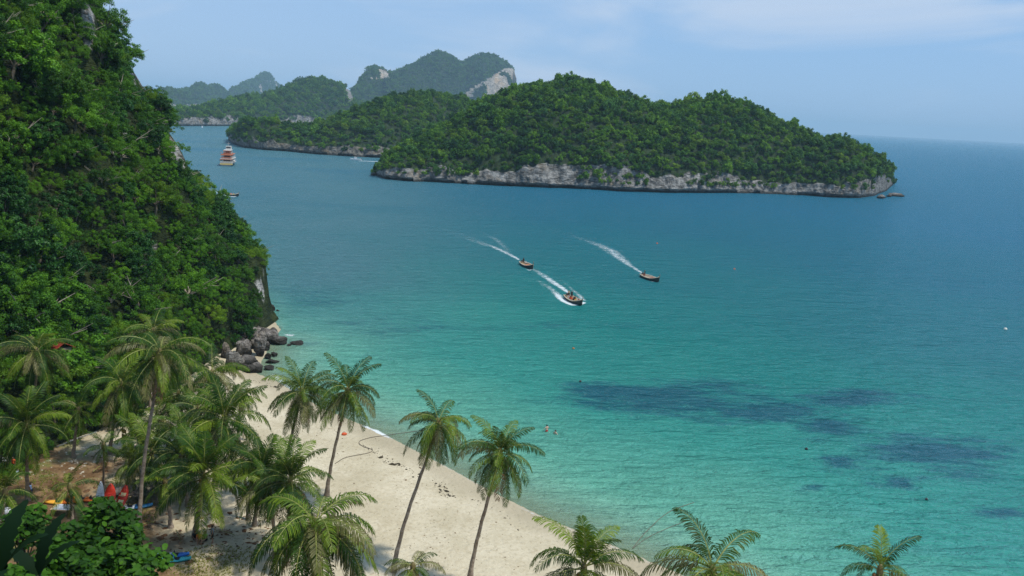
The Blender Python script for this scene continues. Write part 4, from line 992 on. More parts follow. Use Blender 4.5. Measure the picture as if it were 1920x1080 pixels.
g = gpt(374, 1014); person(g, R(200), 'sit', 'person in an orange top sitting against the palm trunk', 0, ORANGE, BLACK)
g = gpt(386, 1013); person(g, R(150), 'sit', 'person in a lime green top sitting right of the orange one in the shade', 0, LIME, BLACK)
g = gpt(366, 1012); person(g, R(230), 'sit', 'person in black sitting leftmost in the shade of the palm', 2, BLACK, BLACK)
g = gpt(27, 886); person(g, R(160), 'stand', 'person in an orange vest standing at the far left under the palm', 2, ORANGE, BLACK)
g = gpt(12, 882); person(g, R(200), 'stand', 'person in a white shirt standing at the far left edge of the clearing', 2, WHITE, BLACK)
g = gpt(33, 894); person(g, R(100), 'sit', 'person in grey sitting at the feet of the one in the orange vest', 2, GREY, BLACK)
g = on(1025, 809); g.z = -0.05; person(g, R(30), 'wade', 'bather showing a bare pale back waist deep in the turquoise water', 1, None, RED)
g = on(1041, 814); g.z = -0.42; person(g, R(-40), 'wade', 'bather submerged to the shoulders right of the bare backed one', 1, None, BLACK)

# ------------------------------------------------------------------ boats
def loft_boat(mb, L, B, D, n=16, bow=0.9, stern=0.5, rise=1.0, t=0.0):
    secs = []
    for i in range(n):
        u = i / (n - 1); x = -L / 2 + L * u
        b = B / 2 * (stern + (1 - stern) * math.sin(min(1, u / 0.45) * math.pi / 2)) if u < 0.45 else B / 2 * max(0.02, (1 - ((u - 0.45) / 0.55) ** 2.2))
        zt = D * (0.75 + 0.1 * (1 - u) ** 2) + rise * max(0, (u - 0.55) / 0.45) ** 2.0; zb = -D * 0.3 + rise * 0.55 * max(0, (u - 0.75) / 0.25) ** 2
        b = max(0.01, b - t); zb += t * 1.5
        secs.append([(x, -b, zt), (x, -b * 0.86, zt * 0.45 + zb * 0.55), (x, -b * 0.45, zb + 0.05), (x, 0, zb), (x, b * 0.45, zb + 0.05), (x, b * 0.86, zt * 0.45 + zb * 0.55), (x, b, zt)])
    V = np.array(secs).reshape(-1, 3); Q = grid_quads(n, 7)
    mb.add(V, Q); mb.add(V[:7], [(0, 1, 5, 6), (1, 2, 4, 5)], [(2, 3, 4)]); return V.reshape(n, 7, 3)
WOOD = plain('worn_brown_wood', (0.22, 0.11, 0.05), 0.7, 0.4); WOODP = plain('pale_deck_wood', (0.50, 0.36, 0.22), 0.7, 0.3); DARKH = plain('dark_hull_paint', (0.035, 0.055, 0.055), 0.45, 0.3); CREAM = plain('cream_gunwale', (0.62, 0.50, 0.36), 0.6, 0.2)
WPAINT = plain('white_boat_paint', (0.75, 0.76, 0.77), 0.4, 0.1); ORG = plain('orange_deck_cloth', (0.60, 0.12, 0.03), 0.7, 0.25); MET = plain('engine_metal', (0.06, 0.06, 0.06), 0.4, 0.3); REDD = plain('red_brown_deck', (0.30, 0.08, 0.035), 0.6, 0.3)
def longtail(px, py, head, label, L=7.5, B=2.0, deck=ORG, inner=WOODP, crew=1, riders=0, group='longtail boats crossing the bay', seed=0, stand=True):
    rng = np.random.default_rng(seed); p = on(px, py); rz = math.atan2(head[1], head[0])
    o = thing('longtail_boat', label, 'boat', p, rz, group)
    h = MB(); S = loft_boat(h, L, B, 0.75, rise=0.9); h.build('hull', DARKH, o, True)
    i_ = MB(); S2 = loft_boat(i_, L * 0.985, B, 0.74, rise=0.88, t=0.07); i_.build('lining', inner, o, True)
    gw = MB()
    for e in (0, 6): gw.tube(S[:, e] + np.array((0, 0, 0.02)), 0.11, 6)
    gw.tube(S[0][[0, 6]] + np.array((0, 0, 0.02)), 0.06, 6); gw.build('gunwale', CREAM, o, True)
    fd = MB(); fd.add([S2[10, 0] + (0, 0, -.03), S2[12, 0] + (0, 0, -.03), S2[14, 0] + (0, 0, -.03), S2[14, 6] + (0, 0, -.03), S2[12, 6] + (0, 0, -.03), S2[10, 6] + (0, 0, -.03)], [(0, 1, 4, 5), (1, 2, 3, 4)]); fd.build('foredeck', deck, o)
    mt = MB(); mt.box((L * 0.14, 0.1, 0.52), (L * 0.34, B * 0.62, 0.06), taper=0.9); mt.build('deck_mat', deck, o)
    for bx in (-0.30, -0.14, 0.02, 0.16):
        b = MB(); b.box((L * bx, 0, 0.44), (0.28, B * 0.86, 0.05)); b.build('bench', inner, o)
    st = MB(); st.tube([S[-1, 3] + (-.1, 0, .2), S[-1, 0] + (0.05, S[-1, 6][1], 0.25), S[-1, 0] + (0.25, S[-1, 6][1], 0.85)], [0.09, 0.07, 0.04], 6); st.build('bow_post', WOOD, o, True)
    en = MB(); en.box((-L * 0.44, 0, 0.95), (0.6, 0.42, 0.45), taper=0.85); en.build('engine', MET, o)
    sf = MB(); sf.tube([(-L * 0.44, 0, 0.85), (-L * 0.62, 0, 0.35), (-L * 0.80, 0, -0.15)], 0.035, 6); sf.ball((-L * 0.81, 0, -0.17), (0.05, 0.14, 0.14), 8, 5); sf.build('propeller_shaft', MET, o, True)
    cols = [WHITE, ORANGE, TAN, RED, GREY, YEL, BLACK, BLUEP]
    m = Matrix.Rotation(rz, 4, 'Z')
    def place(x, y, z, pose, lab, sh, grp): 
        q = p + (m @ Vector((x, y, z))); return person(q, rz - math.pi / 2 + rng.normal(0, 0.3), pose, lab, int(rng.integers(0, 3)), sh, BLACK, grp)
    return o, place
hd_ = (0.36, -0.93)
b1, pl = longtail(988, 500, hd_, 'longtail boat with a bright orange deck mat, leading its group of three at the left', deck=ORG, L=8.6, B=2.5, seed=1)
pl(-2.7, 0, 0.30, 'stand', 'boatman in dark clothes standing at the stern of the orange decked boat', ('black', (0.015, 0.018, 0.018)), None)
pl(-2.2, 0.5, 0.02, 'seat', 'person in white sitting by the boatman of the orange decked boat', WHITE, None)
b2, pl = longtail(1076, 566, hd_, 'crowded brown longtail boat throwing white bow spray, nearest to the beach', deck=WOOD, inner=WOODP, L=8.4, B=2.6, seed=2)
pl(-2.9, 0, 0.35, 'stand', 'helmsman in tan standing at the stern of the crowded boat', TAN, None)
pl(-2.2, 0.4, 0.3, 'stand', 'passenger in dark clothes standing before the helmsman of the crowded boat', BLACK, None)
rr = [(-1.9, -0.5, WHITE), (-1.5, 0.4, TAN), (-1.0, -0.45, RED), (-0.7, 0.5, BLACK), (-0.2, -0.5, ORANGE), (0.1, 0.45, TAN), (0.6, -0.4, BLACK), (0.9, 0.4, WHITE), (1.4, -0.3, YEL), (1.7, 0.3, RED), (2.3, 0.0, TAN)]
where = ['left rear', 'right rear', 'left side behind the middle', 'right side behind the middle', 'left side at the middle', 'right side at the middle', 'left side ahead of the middle', 'right side ahead of the middle', 'left front', 'right front', 'very front']
for (x, y, c), w in zip(rr, where): pl(x, y, 0.02, 'seat', 'passenger in %s sitting at the %s of the crowded boat' % (c[0], w), c, 'passengers seated in the crowded boat')
b3, pl = longtail(1219, 524, (0.42, -0.90), 'brown and cream longtail boat on its own at the right of the bay', deck=REDD, inner=CREAM, L=8.0, B=2.6, seed=3)
pl(-2.7, 0, 0.30, 'stand', 'boatman in black standing at the stern of the boat farthest right', BLACK, None)
pl(-2.3, -0.5, 0.02, 'seat', 'person in dark red sitting beside the boatman of the boat farthest right', ('dark red', (0.2, 0.02, 0.02)), None)
b4, pl = longtail(435, 367, (0.86, -0.5), 'small longtail boat with orange life vests aboard just off the jungle slope', deck=WOOD, L=8.5, B=2.1, seed=4)
for k, (x, c) in enumerate(((-3.0, BLACK), (-2.0, ORANGE), (-1.1, RED), (-0.2, ORANGE), (0.7, ORANGE), (1.6, LIME), (2.4, LIME))):
    pl(x, (-1) ** k * 0.35, 0.02, 'seat', 'passenger in %s, number %s from the stern of the boat off the jungle slope' % (c[0], ['one', 'two', 'three', 'four', 'five', 'six', 'seven'][k]), c, 'passengers in the boat off the jungle slope')

def speedboat(px, py, rz, L, label):
    o = thing('speedboat', label, 'boat', on(px, py), rz)
    h = MB(); S = loft_boat(h, L, 2.6, 1.1, rise=0.5, stern=0.85); h.build('hull', WPAINT, o, True)
    d = MB(); d.add(np.vstack([S[:, 0], S[:, 6]]) - np.array((0, 0, .08)), [(i, i + 1, 17 + i, 16 + i) for i in range(15)]); d.build('deck', WPAINT, o)
    c = MB(); c.box((0.4, 0, 1.5), (1.6, 1.6, 1.2), taper=0.85); c.build('cabin', WPAINT, o)
    w = MB(); w.box((1.24, 0, 1.7), (0.05, 1.2, 0.5)); w.build('windscreen', plain_cache('dark_glass', (0.03, 0.05, 0.07), 0.1), o)
    r = MB(); r.box((0.1, 0, 2.2), (2.6, 1.9, 0.08)); r.build('roof', WPAINT, o)
    e = MB(); e.box((-L / 2 - 0.2, 0.4, 1.0), (0.5, 0.4, 0.8)); e.build('outboard_engine', MET, o)
    return o
speedboat(667, 300, R(176), 9, 'white speedboat with a cabin in front of the wooded headland shore')
for k, (px, py, L, lab) in enumerate(((532, 241, 11, 'leftmost tiny white boat moored off the distant hill island'), (541, 239, 14, 'middle tiny white boat moored off the distant hill island'), (379, 239, 10, 'tiny white boat under the pale cliff of the distant hill island'))):
    speedboat(px, py, R(10 + 50 * k), L, lab)

def ferry(px, py, rz, label):
    o = thing('ferry', label, 'ship', on(px, py), rz)
    Lf, Bf = 26, 7.6
    h = MB(); S = loft_boat(h, Lf, Bf, 2.2, rise=1.6, stern=0.9); h.build('hull', plain('ferry_hull', (0.12, 0.15, 0.16), 0.5), o, True)
    yl = plain('ferry_yellow_trim', (0.72, 0.50, 0.14), 0.5); wh = plain('ferry_white', (0.52, 0.50, 0.46), 0.5); br = plain('ferry_red_awning', (0.40, 0.13, 0.055), 0.6); dk = plain('ferry_dark_interior', (0.02, 0.02, 0.025), 0.6)
    b = MB(); b.box((-Lf / 2 + 0.2, 0, 1.35), (0.5, Bf * 0.97, 0.7)); b.build('stern_fender', yl, o)
    b = MB(); b.box((-2, 0, 1.9), (Lf * 0.80, Bf * 0.96, 0.25)); b.build('main_deck', wh, o)
    lv = [(4.4, Bf * 0.98, 20), (7.0, Bf * 0.90, 17), (9.4, Bf * 0.62, 10)]
    zprev = 2.0
    for k, (z, w, l) in enumerate(lv):
        b = MB(); b.box((-2.2, 0, z), (l, w, 0.22)); b.build('deck_roof', wh if k != 1 else br, o)
        b = MB(); b.box((-2.2 - l / 2 - 0.1, 0, z - 0.28), (0.12, w, 0.45)); b.build('awning', br, o)
        b = MB(); b.box((-1.2, 0, (zprev + z) / 2), (l * 0.72, w * 0.70, z - zprev - 0.3)); cb = b.build('cabin', wh, o)
        b = MB(); b.box((-1.2 - l * 0.36 - 0.04, 0, (zprev + z) / 2 + 0.1), (0.06, w * 0.5, (z - zprev) * 0.55)); b.build('doorway', dk, o)
        for sy in (-1, 1):
            for q in range(6):
                b = MB(); b.box((-1.2 - l * 0.3 + q * l * 0.12, sy * (w * 0.35 + 0.03), (zprev + z) / 2 + 0.2), (l * 0.07, 0.05, 0.8)); b.build('window', dk, o)
            for q in range(5):
                b = MB(); b.tube([(-2.2 - l / 2 + 0.3 + q * l * 0.235, sy * (w / 2 - 0.15), zprev), (-2.2 - l / 2 + 0.3 + q * l * 0.235, sy * (w / 2 - 0.15), z)], 0.07, 5); b.build('post', wh, o)
            b = MB()
            for rr_ in (0.45, 0.95): b.tube([(-2.2 - l / 2, sy * (w / 2 - 0.1), zprev + rr_ + 0.1), (-2.2 + l / 2, sy * (w / 2 - 0.1), zprev + rr_ + 0.1)], 0.04, 4)
            b.build('railing', wh, o)
        b = MB()
        for rr_ in (0.45, 0.95): b.tube([(-2.2 - l / 2, -w / 2 + 0.1, zprev + rr_ + 0.1), (-2.2 - l / 2, w / 2 - 0.1, zprev + rr_ + 0.1)], 0.05, 4)
        b.box((-2.2 - l / 2, 0, zprev + 0.5), (0.08, w * 0.9, 0.5)); b.build('stern_railing', br if k else wh, o)
        zprev = z + 0.1
    b = MB(); b.box((2.0, 0, 10.6), (3.2, 3.4, 2.2), taper=0.9); b.build('wheelhouse', wh, o)
    b = MB(); b.box((0.35, 0, 10.9), (0.06, 2.6, 0.8)); b.build('window', dk, o)
    b = MB(); b.tube([(1, 0, 11.5), (1, 0, 14.2)], 0.08, 5); b.tube([(1, -1, 13.2), (1, 1, 13.2)], 0.05, 4); b.build('mast', wh, o)
    for sy in (-1, 1):
        b = MB(); b.tube([(-9, sy * 4.0, 3.2), (-5, sy * 4.0, 3.2)], 0.5, 8); b.build('life_raft', wh, o, True)
        b = MB(); b.ball((-8.6, sy * 3.4, 7.9), (0.4, 0.12, 0.4), 8, 6); b.build('lifebuoy', ORG, o, True)
ferry(429, 309, R(103), 'three decked passenger ferry with red awnings and a yellow stern in the channel')

# ------------------------------------------------------------------ foam behind the boats and along the beach
def foammat(name, dens, col=(0.82, 0.88, 0.90)):
    t = NT(name); a = t.attr('foam'); v = t.coord(kind='Pos')
    n = t.noise(v, 2.6, 5, 0.7); n2 = t.noise(v, 0.7, 3, 0.6)
    f = t.rng(t.math('ADD', t.math('MULTIPLY', t.math('ADD', n, n2), 0.5), t.math('MULTIPLY', a, 0.20)), 0.56, 0.95, 0, dens)
    d = t.n('ShaderNodeBsdfDiffuse'); t.put(d.inputs['Color'], col); tp = t.n('ShaderNodeBsdfTransparent')
    m = t.n('ShaderNodeMixShader'); t.put(m.inputs[0], f); t.t.links.new(tp.outputs[0], m.inputs[1]); t.t.links.new(d.outputs[0], m.inputs[2]); return t.done(m.outputs[0])
FOAM = foammat('sea_foam', 0.66); FOAMT = foammat('thin_sea_foam', 0.5)
def foam(name, pts, label, mat=None, cat='foam'):
    """pts: (px, py, width in metres, strength)"""
    W = [(on(a, b, 0.0), w, s) for a, b, w, s in pts]; n = 10; rows = []; att = []
    m = len(W); fine = []
    for i in range(m - 1):
        for k in range(8):
            u = k / 8; fine.append((W[i][0].lerp(W[i + 1][0], u), W[i][1] * (1 - u) + W[i + 1][1] * u, W[i][2] * (1 - u) + W[i + 1][2] * u))
    fine.append(W[-1])
    for i, (p, w, s) in enumerate(fine):
        t = (fine[min(i + 1, len(fine) - 1)][0] - fine[max(i - 1, 0)][0]).normalized(); sd_ = Vector((-t.y, t.x, 0))
        endf = min(1, i / 3, (len(fine) - 1 - i) / 3 + 0.0)
        for j in range(n):
            q = j / (n - 1) * 2 - 1; P = p + sd_ * q * w / 2; rows.append((P.x, P.y, 0.035)); att.append(s * (1 - q * q) * endf * 1.6 - 0.55)
    o = link(name, mesh_np(name, np.array(rows), grid_quads(len(fine), n), None, [mat or FOAM], True, {'foam': ('POINT', att)}))
    return tag(o, label, cat, kind='stuff')
foam('wake', [(978, 490, 1.2, 1.3), (962, 481, 2.5, 1.2), (945, 472, 3.5, 1.1), (925, 463, 4.5, 0.95), (905, 457, 6, 0.8), (885, 449, 8, 0.65), (850, 436, 9, 0.5), (800, 420, 9, 0.35)], 'white wake trailing the orange decked boat')
foam('wake', [(960, 480, 2.0, 0.6), (945, 462, 3.5, 0.8), (930, 449, 4.0, 0.8), (912, 440, 5.0, 0.6)], 'faint second line of the orange decked boat wake', FOAMT)
foam('wake', [(1070, 552, 1.3, 1.5), (1055, 541, 2.4, 1.4), (1035, 528, 3.2, 1.25), (1015, 514, 3.4, 1.0), (998, 503, 3.0, 0.75), (990, 498, 2, 0.4)], 'white wake line behind the crowded boat')
foam('wake', [(1099, 566, 1.8, 1.7), (1087, 570, 2.2, 2.0), (1074, 572, 2.2, 1.7), (1062, 567, 2.4, 2.0), (1050, 559, 2.8, 1.6), (1040, 547, 3.0, 1.0), (1020, 533, 3.5, 0.8), (1008, 523, 4, 0.6)], 'white bow spray and left wave of the crowded boat')
foam('wake', [(1097, 566, 1.8, 1.5), (1088, 556, 2.0, 1.2), (1070, 540, 1.6, 0.8), (1050, 525, 2, 0.6), (1035, 517, 2, 0.4)], 'faint right wave of the crowded boat', FOAMT)
foam('wake', [(1212, 518, 1.0, 1.3), (1196, 507, 2.0, 1.1), (1180, 497, 3.2, 1.1), (1163, 484, 6.0, 1.05), (1145, 470, 7.5, 1.0), (1120, 458, 7.0, 0.85), (1085, 446, 7, 0.6), (1050, 436, 6, 0.5), (1010, 426, 6, 0.42), (970, 416, 6, 0.3)], 'long curving wake of the boat farthest right')
foam('wake', [(1219, 528, 1.0, 0.9), (1226, 528, 1.2, 1.2), (1231, 523, 0.8, 0.7)], 'small bow ripple of the boat farthest right')
foam('wake', [(984, 504, 1.0, 0.7), (993, 507, 1.2, 1.2), (1001, 503, 1.0, 0.9)], 'small bow ripple of the orange decked boat')
foam('wake', [(446, 367, 2.0, 1.4), (438, 369, 2.5, 1.5), (425, 367, 2.5, 1.1), (410, 362, 4.0, 1.0), (398, 357, 5, 0.9), (385, 350, 5, 0.6)], 'white wake of the small longtail boat off the jungle slope')
foam('wake', [(668, 302, 3, 1.8), (685, 302, 4, 1.9), (700, 303, 5, 1.9), (715, 303, 5, 1.5)], 'pale turquoise wake of the white speedboat')
foam('surf', [(676, 797, 0.5, 0.8), (686, 801, 0.9, 1.6), (697, 806, 0.8, 1.2), (706, 809, 1.0, 1.9), (716, 815, 1.1, 2.0), (727, 820, 0.8, 1.2), (740, 826, 0.4, 0.5)], 'short white breaking wave where the rope meets the shore')
foam('surf', [(505, 702, 1.2, 1.2), (520, 708, 1.6, 1.5), (535, 722, 1.4, 1.1), (552, 734, 1.0, 0.8)], 'thin white surf beside the boulder heap')
foam('surf', [(532, 627, 1.5, 0.9), (545, 629, 2.0, 1.3), (556, 628, 1.5, 0.9)], 'small patch of foam over the awash rocks')
foam('surf', [(960, 944, 0.35, 0.7), (1000, 964, 0.5, 1.0), (1040, 981, 0.5, 0.9), (1080, 998, 0.5, 1.0), (1130, 1018, 0.5, 0.8), (1180, 1040, 0.5, 1.0), (1240, 1066, 0.5, 0.7)], 'faint lace of foam along the lower shore', FOAMT)
foam('surf', [(745, 829, 0.3, 0.7), (790, 852, 0.4, 0.9), (840, 878, 0.4, 0.8), (885, 903, 0.4, 0.9), (930, 927, 0.35, 0.6)], 'faint lace of foam along the middle shore', FOAMT)

# ------------------------------------------------------------------ buoys
def buoy(px, py, r, col, label):
    p = on(px, py); o = thing('buoy', label, 'buoy', p, 0, 'buoys floating in the bay')
    b = MB(); b.ball((0, 0, r * 0.35), (r, r, r), 12, 8); b.build('float', plain_cache('buoy_' + label.split()[0], col, 0.4), o, True)
    c = MB(); c.tube([(0, 0, r * 1.2), (0, 0, r * 1.75)], r * 0.14, 6); c.build('ring', MET, o)
buoy(1232, 457, 0.30, (0.55, 0.12, 0.04), 'orange buoy farthest out, above the boat at the right')
buoy(1377, 505, 0.28, (0.60, 0.16, 0.04), 'orange buoy alone on the water right of the boat farthest right')
buoy(1885, 618, 0.34, (0.75, 0.72, 0.62), 'white buoy near the right edge')
buoy(1075, 654, 0.22, (0.40, 0.18, 0.05), 'small brown orange buoy below the crowded boat')
buoy(1512, 843, 0.20, (0.02, 0.02, 0.02), 'black float over the dark sea grass patches')
buoy(1737, 937, 0.16, (0.03, 0.03, 0.03), 'tiny black float nearest the right palm top')
buoy(1088, 716, 0.2, (0.03, 0.025, 0.02), 'dark float at the left end of the largest reef patch')

# ------------------------------------------------------------------ kayaks and things in the clearing
def kayak(px, py, rz, L, colA, label, B=0.78, tilt=0.0, colB=None, colseat=(0.02, 0.02, 0.03), group='kayaks on the ground', z=0.0, p=None, ntone=None):
    g = p if p is not None else gpt(px, py); o = thing('kayak', label, 'kayak', g + Vector((0, 0, z)), 0, group); o.rotation_euler = (0, -tilt, rz)
    n = 18
    def halfs(x0, x1, nm, col):
        V = []; k = 12
        for i in range(n):
            u = x0 + (x1 - x0) * i / (n - 1); x = -L / 2 + L * u; b = max(0.02, B / 2 * math.sin(math.pi * min(0.995, max(0.005, u))) ** 0.55); zr = 0.16 * abs(2 * u - 1) ** 3
            dip = 0.09 * (sstep(0.0, 0.06, 0.09 - abs(u - 0.40)) + sstep(0.0, 0.06, 0.09 - abs(u - 0.66)))
            for j in range(k):
                a = 2 * math.pi * j / k; y = b * math.cos(a); zz = 0.17 + 0.15 * math.sin(a) * (1.0 if math.sin(a) > 0 else 1.1) + zr
                if math.sin(a) > 0.3: zz -= float(dip)
                V.append((x, y, zz))
        Q = []
        for i in range(n - 1):
            for j in range(k): Q.append((i * k + j, i * k + (j + 1) % k, (i + 1) * k + (j + 1) % k, (i + 1) * k + j))
        V += [tuple(np.mean(V[:k], 0)), tuple(np.mean(V[-k:], 0))]; T = [(n * k, (j + 1) % k, j) for j in range(k)] + [(n * k + 1, (n - 1) * k + j, (n - 1) * k + (j + 1) % k) for j in range(k)]
        link(nm, mesh_np(nm, np.array(V), Q, T, [plain_cache('kayak_%.2f_%.2f_%.2f' % col, col, 0.35, var=0.12)], True), o)
    if colB: halfs(0, 0.52, 'stern_half', colB); halfs(0.52, 1.0, 'bow_half', colA)
    else: halfs(0, 1, 'hull', colA)
    for u in (0.40, 0.66):
        b = MB(); x = -L / 2 + L * u; b.box((x, 0, 0.245), (0.42, B * 0.50, 0.03)); b.box((x - 0.20, 0, 0.38), (0.05, B * 0.48, 0.26), ry=-0.15); b.build('seat', plain_cache('seat_%.2f%.2f' % colseat[:2], colseat, 0.6), o)
    b = MB(); b.tube([(L / 2 - 0.22, -0.05, 0.42), (L / 2 - 0.18, 0, 0.47), (L / 2 - 0.22, 0.05, 0.42)], 0.02, 6); b.build('handle', MET, o)
    return o
OR_ = (0.68, 0.15, 0.02); YE_ = (0.72, 0.36, 0.04); RD_ = (0.60, 0.045, 0.02); WH_ = (0.70, 0.72, 0.74); BL_ = (0.04, 0.20, 0.42); TQ_ = (0.05, 0.36, 0.42)
kayak(118, 944, R(12), 3.3, OR_, 'yellow kayak with orange tips lying left of the young palm', colB=YE_)
kayak(163, 939, R(3), 3.5, OR_, 'orange kayak lying end on to the white board')
kayak(252, 953, R(14), 3.3, BL_, 'white and blue kayak lying right of the upright red ones', colB=WH_)
kayak(322, 1052, R(6), 3.2, TQ_, 'turquoise kayak nearest, in front of the blue one', colB=TQ_)
kayak(320, 1044, R(6), 3.1, (0.03, 0.15, 0.50), 'blue kayak with a white stern behind the turquoise one', colB=(0.45, 0.55, 0.7))
kayak(189, 962, R(100), 3.6, WH_, 'white kayak propped upright, leftmost of the standing ones', tilt=R(62), z=1.2, colseat=(0.5, 0.5, 0.5), group='kayaks propped up behind the thicket')
kayak(207, 955, R(95), 2.9, RD_, 'plain red kayak propped upright between the white one and the spotted one', tilt=R(58), B=1.15, z=1.0, colseat=(0.6, 0.04, 0.02), group='kayaks propped up behind the thicket')
kayak(232, 952, R(80), 2.5, RD_, 'red kayak with white and yellow seats propped upright, rightmost of the standing ones', tilt=R(50), B=1.0, z=0.9, colseat=(0.75, 0.65, 0.35), group='kayaks propped up behind the thicket')

def sacks(px, py, n, label, seed, name='sack_pile'):
    rng = np.random.default_rng(seed); g = gpt(px, py); o = thing(name, label, 'sacks', g)
    m = plain_cache('white_sack', (0.62, 0.64, 0.66), 0.8)
    for k in range(n):
        a = rng.uniform(0, 6.28); r = rng.uniform(0, 0.8); b = MB(); b.ball((math.cos(a) * r, math.sin(a) * r, 0.18 + 0.28 * (k % 3)), (0.34, 0.26, 0.2), 9, 6); b.build('sack', m, o, True)
sacks(18, 972, 14, 'heap of white sacks at the left edge of the clearing', 5)
g = gpt(118, 966); o = thing('stall_table', 'small low table with a white cloth cover near the orange kayak', 'table', g)
b = MB(); b.box((0, 0, 0.78), (1.7, 1.1, 0.06)); b.build('tabletop', WOODP, o)
b = MB(); b.box((0.1, 0, 0.86), (1.5, 1.0, 0.08), taper=0.8); b.build('cloth_cover', plain_cache('white_cover', (0.60, 0.62, 0.66), 0.8), o)
for sx in (-1, 1):
    for sy in (-1, 1): b = MB(); b.box((sx * 0.75, sy * 0.45, 0.375), (0.08, 0.08, 0.75)); b.build('leg', WOOD, o)
# signboard with two yellow panels
g = gpt(232, 838); o = thing('signboard', 'yellow two panel signboard on a post beside the grove path', 'sign', g, R(-25))
b = MB(); b.tube([(0, 0, -0.3), (0, 0, 2.3)], 0.05, 6); b.build('post', WOOD, o)
b = MB(); b.box((0.25, -0.07, 1.95), (0.75, 0.04, 0.5)); b.build('panel', plain_cache('yellow_sign', (0.50, 0.36, 0.09), 0.6), o)
b = MB(); b.box((0.2, -0.07, 1.32), (0.65, 0.04, 0.55)); b.build('panel', plain_cache('yellow_sign', (0.50, 0.36, 0.09), 0.6), o)
# pale pole railing on the slope above the clearing
def pole(a, b_, r, label, name='pole', cat='pole', mat=None):
    A = gpt(*a); B = gpt(*b_); o = MB(); o.tube([A + Vector((0, 0, 0.9)), (A + B) / 2 + Vector((0, 0, 1.0)), B + Vector((0, 0, 0.9))], r, 6)
    o = o.build(name, mat or plain_cache('pale_pipe', (0.45, 0.45, 0.42), 0.5), None, True); return tag(o, label, cat)
pole((108, 852), (182, 824), 0.05, 'thin pale pipe sloping up along the jungle edge behind the clearing', 'pipe', 'pipe')
# the hut
g = HUT
o = thing('hut', 'small wooden hut with a red brown tin roof half hidden at the jungle foot', 'hut', (g.x, g.y, g.z + 0.5), R(-35)); o.scale = (0.72, 0.72, 0.72)
b = MB(); b.box((0, 0, 0.2), (3.0, 2.6, 2.2)); b.build('wall', plain_cache('hut_wall', (0.30, 0.24, 0.17), 0.8), o)
b = MB(); b.box((0.7, -1.32, 0.0), (0.7, 0.05, 1.7)); b.build('door', WOOD, o)
b = MB(); b.box((-0.7, -1.32, 0.3), (0.7, 0.05, 0.7)); b.build('window', plain_cache('dark_glass', (0.03, 0.05, 0.07), 0.1), o)
TIN = plain_cache('rusty_red_tin', (0.22, 0.035, 0.02), 0.55)
for sy in (-1, 1):
    for k in range(9):
        b = MB(); x0 = -1.9 + k * 0.425; V = [(x0, sy * 1.75, 1.15), (x0 + 0.41, sy * 1.75, 1.15), (x0 + 0.41, 0, 2.25), (x0, 0, 2.25)]; V2 = [(a, c, d + 0.04) for a, c, d in V]
        b.add(V + V2 + [(x0 + 0.2, sy * 1.75, 1.24), (x0 + 0.2, 0, 2.34)], [(0, 1, 2, 3), (0, 3, 7, 4), (1, 5, 6, 2), (4, 7, 9, 8), (8, 9, 6, 5)], [(4, 8, 5)]); b.build('roof_panel', TIN, o)
for sx in (-1, 1):
    for sy in (-1, 1): b = MB(); b.tube([(sx * 1.3, sy * 1.1, -3.5), (sx * 1.3, sy * 1.1, -0.9)], 0.12, 6); b.build('stilt', WOOD, o)
b = MB(); b.box((0, 0, -0.95), (3.8, 3.4, 0.12)); b.build('platform', WOODP, o)

# orange object on the beach below the pair of palms
g = gpt(645, 816); o = thing('beach_bag', 'bright orange bag lying on the sand behind the leaning palm trunk', 'bag', g, R(20)); o.scale = (0.62, 0.62, 0.62)
b = MB(); b.ball((0, 0, 0.28), (0.50, 0.32, 0.32), 12, 8); b.ball((0.42, 0.1, 0.2), (0.22, 0.2, 0.2), 10, 6); b.build('body', plain_cache('orange_bag', (0.60, 0.10, 0.03), 0.6), o, True)
b = MB(); b.tube([(-0.3, 0, 0.5), (-0.1, 0, 0.78), (0.1, 0, 0.78), (0.3, 0, 0.5)], 0.03, 6); b.build('strap', MET, o)

# ropes
ROPE = plain('grey_rope', (0.14, 0.12, 0.09), 0.9)
def rope(pts, label, r=0.035):
    P = []
    for a, b_ in pts: q = gpt(a, b_) ; q.z = max(q.z, 0.0) + 0.05; P.append(q)
    F = []
    for i in range(len(P) - 1):
        p0 = P[max(i - 1, 0)]; p1 = P[i]; p2 = P[i + 1]; p3 = P[min(i + 2, len(P) - 1)]
        for k in range(6):
            t = k / 6; q = 0.5 * ((2 * p1) + (p2 - p0) * t + (2 * p0 - 5 * p1 + 4 * p2 - p3) * t * t + (3 * p1 - p0 - 3 * p2 + p3) * t ** 3)
            q.z = max(gz(q.x, q.y), 0.0) + 0.05; F.append(tuple(q))
    F.append(tuple(P[-1])); b = MB(); b.tube(F, r, 5); o = b.build('rope', ROPE, None, True); tag(o, label, 'rope')
rope([(860, 806), (780, 812), (725, 817), (695, 821), (676, 827), (674, 833), (684, 839), (698, 844), (690, 850), (650, 858), (628, 870)], 'mooring rope looping from the shallows up onto the sand by the pair of palms')
rope([(1186, 1030), (1205, 1008), (1225, 990), (1240, 978), (1262, 966), (1300, 955)], 'mooring rope running out through the shallows between the two bottom palms', 0.03)
rope([(1186, 1030), (1215, 1012), (1250, 998), (1290, 985)], 'second rope branching out from the same anchor in the shallows', 0.025)

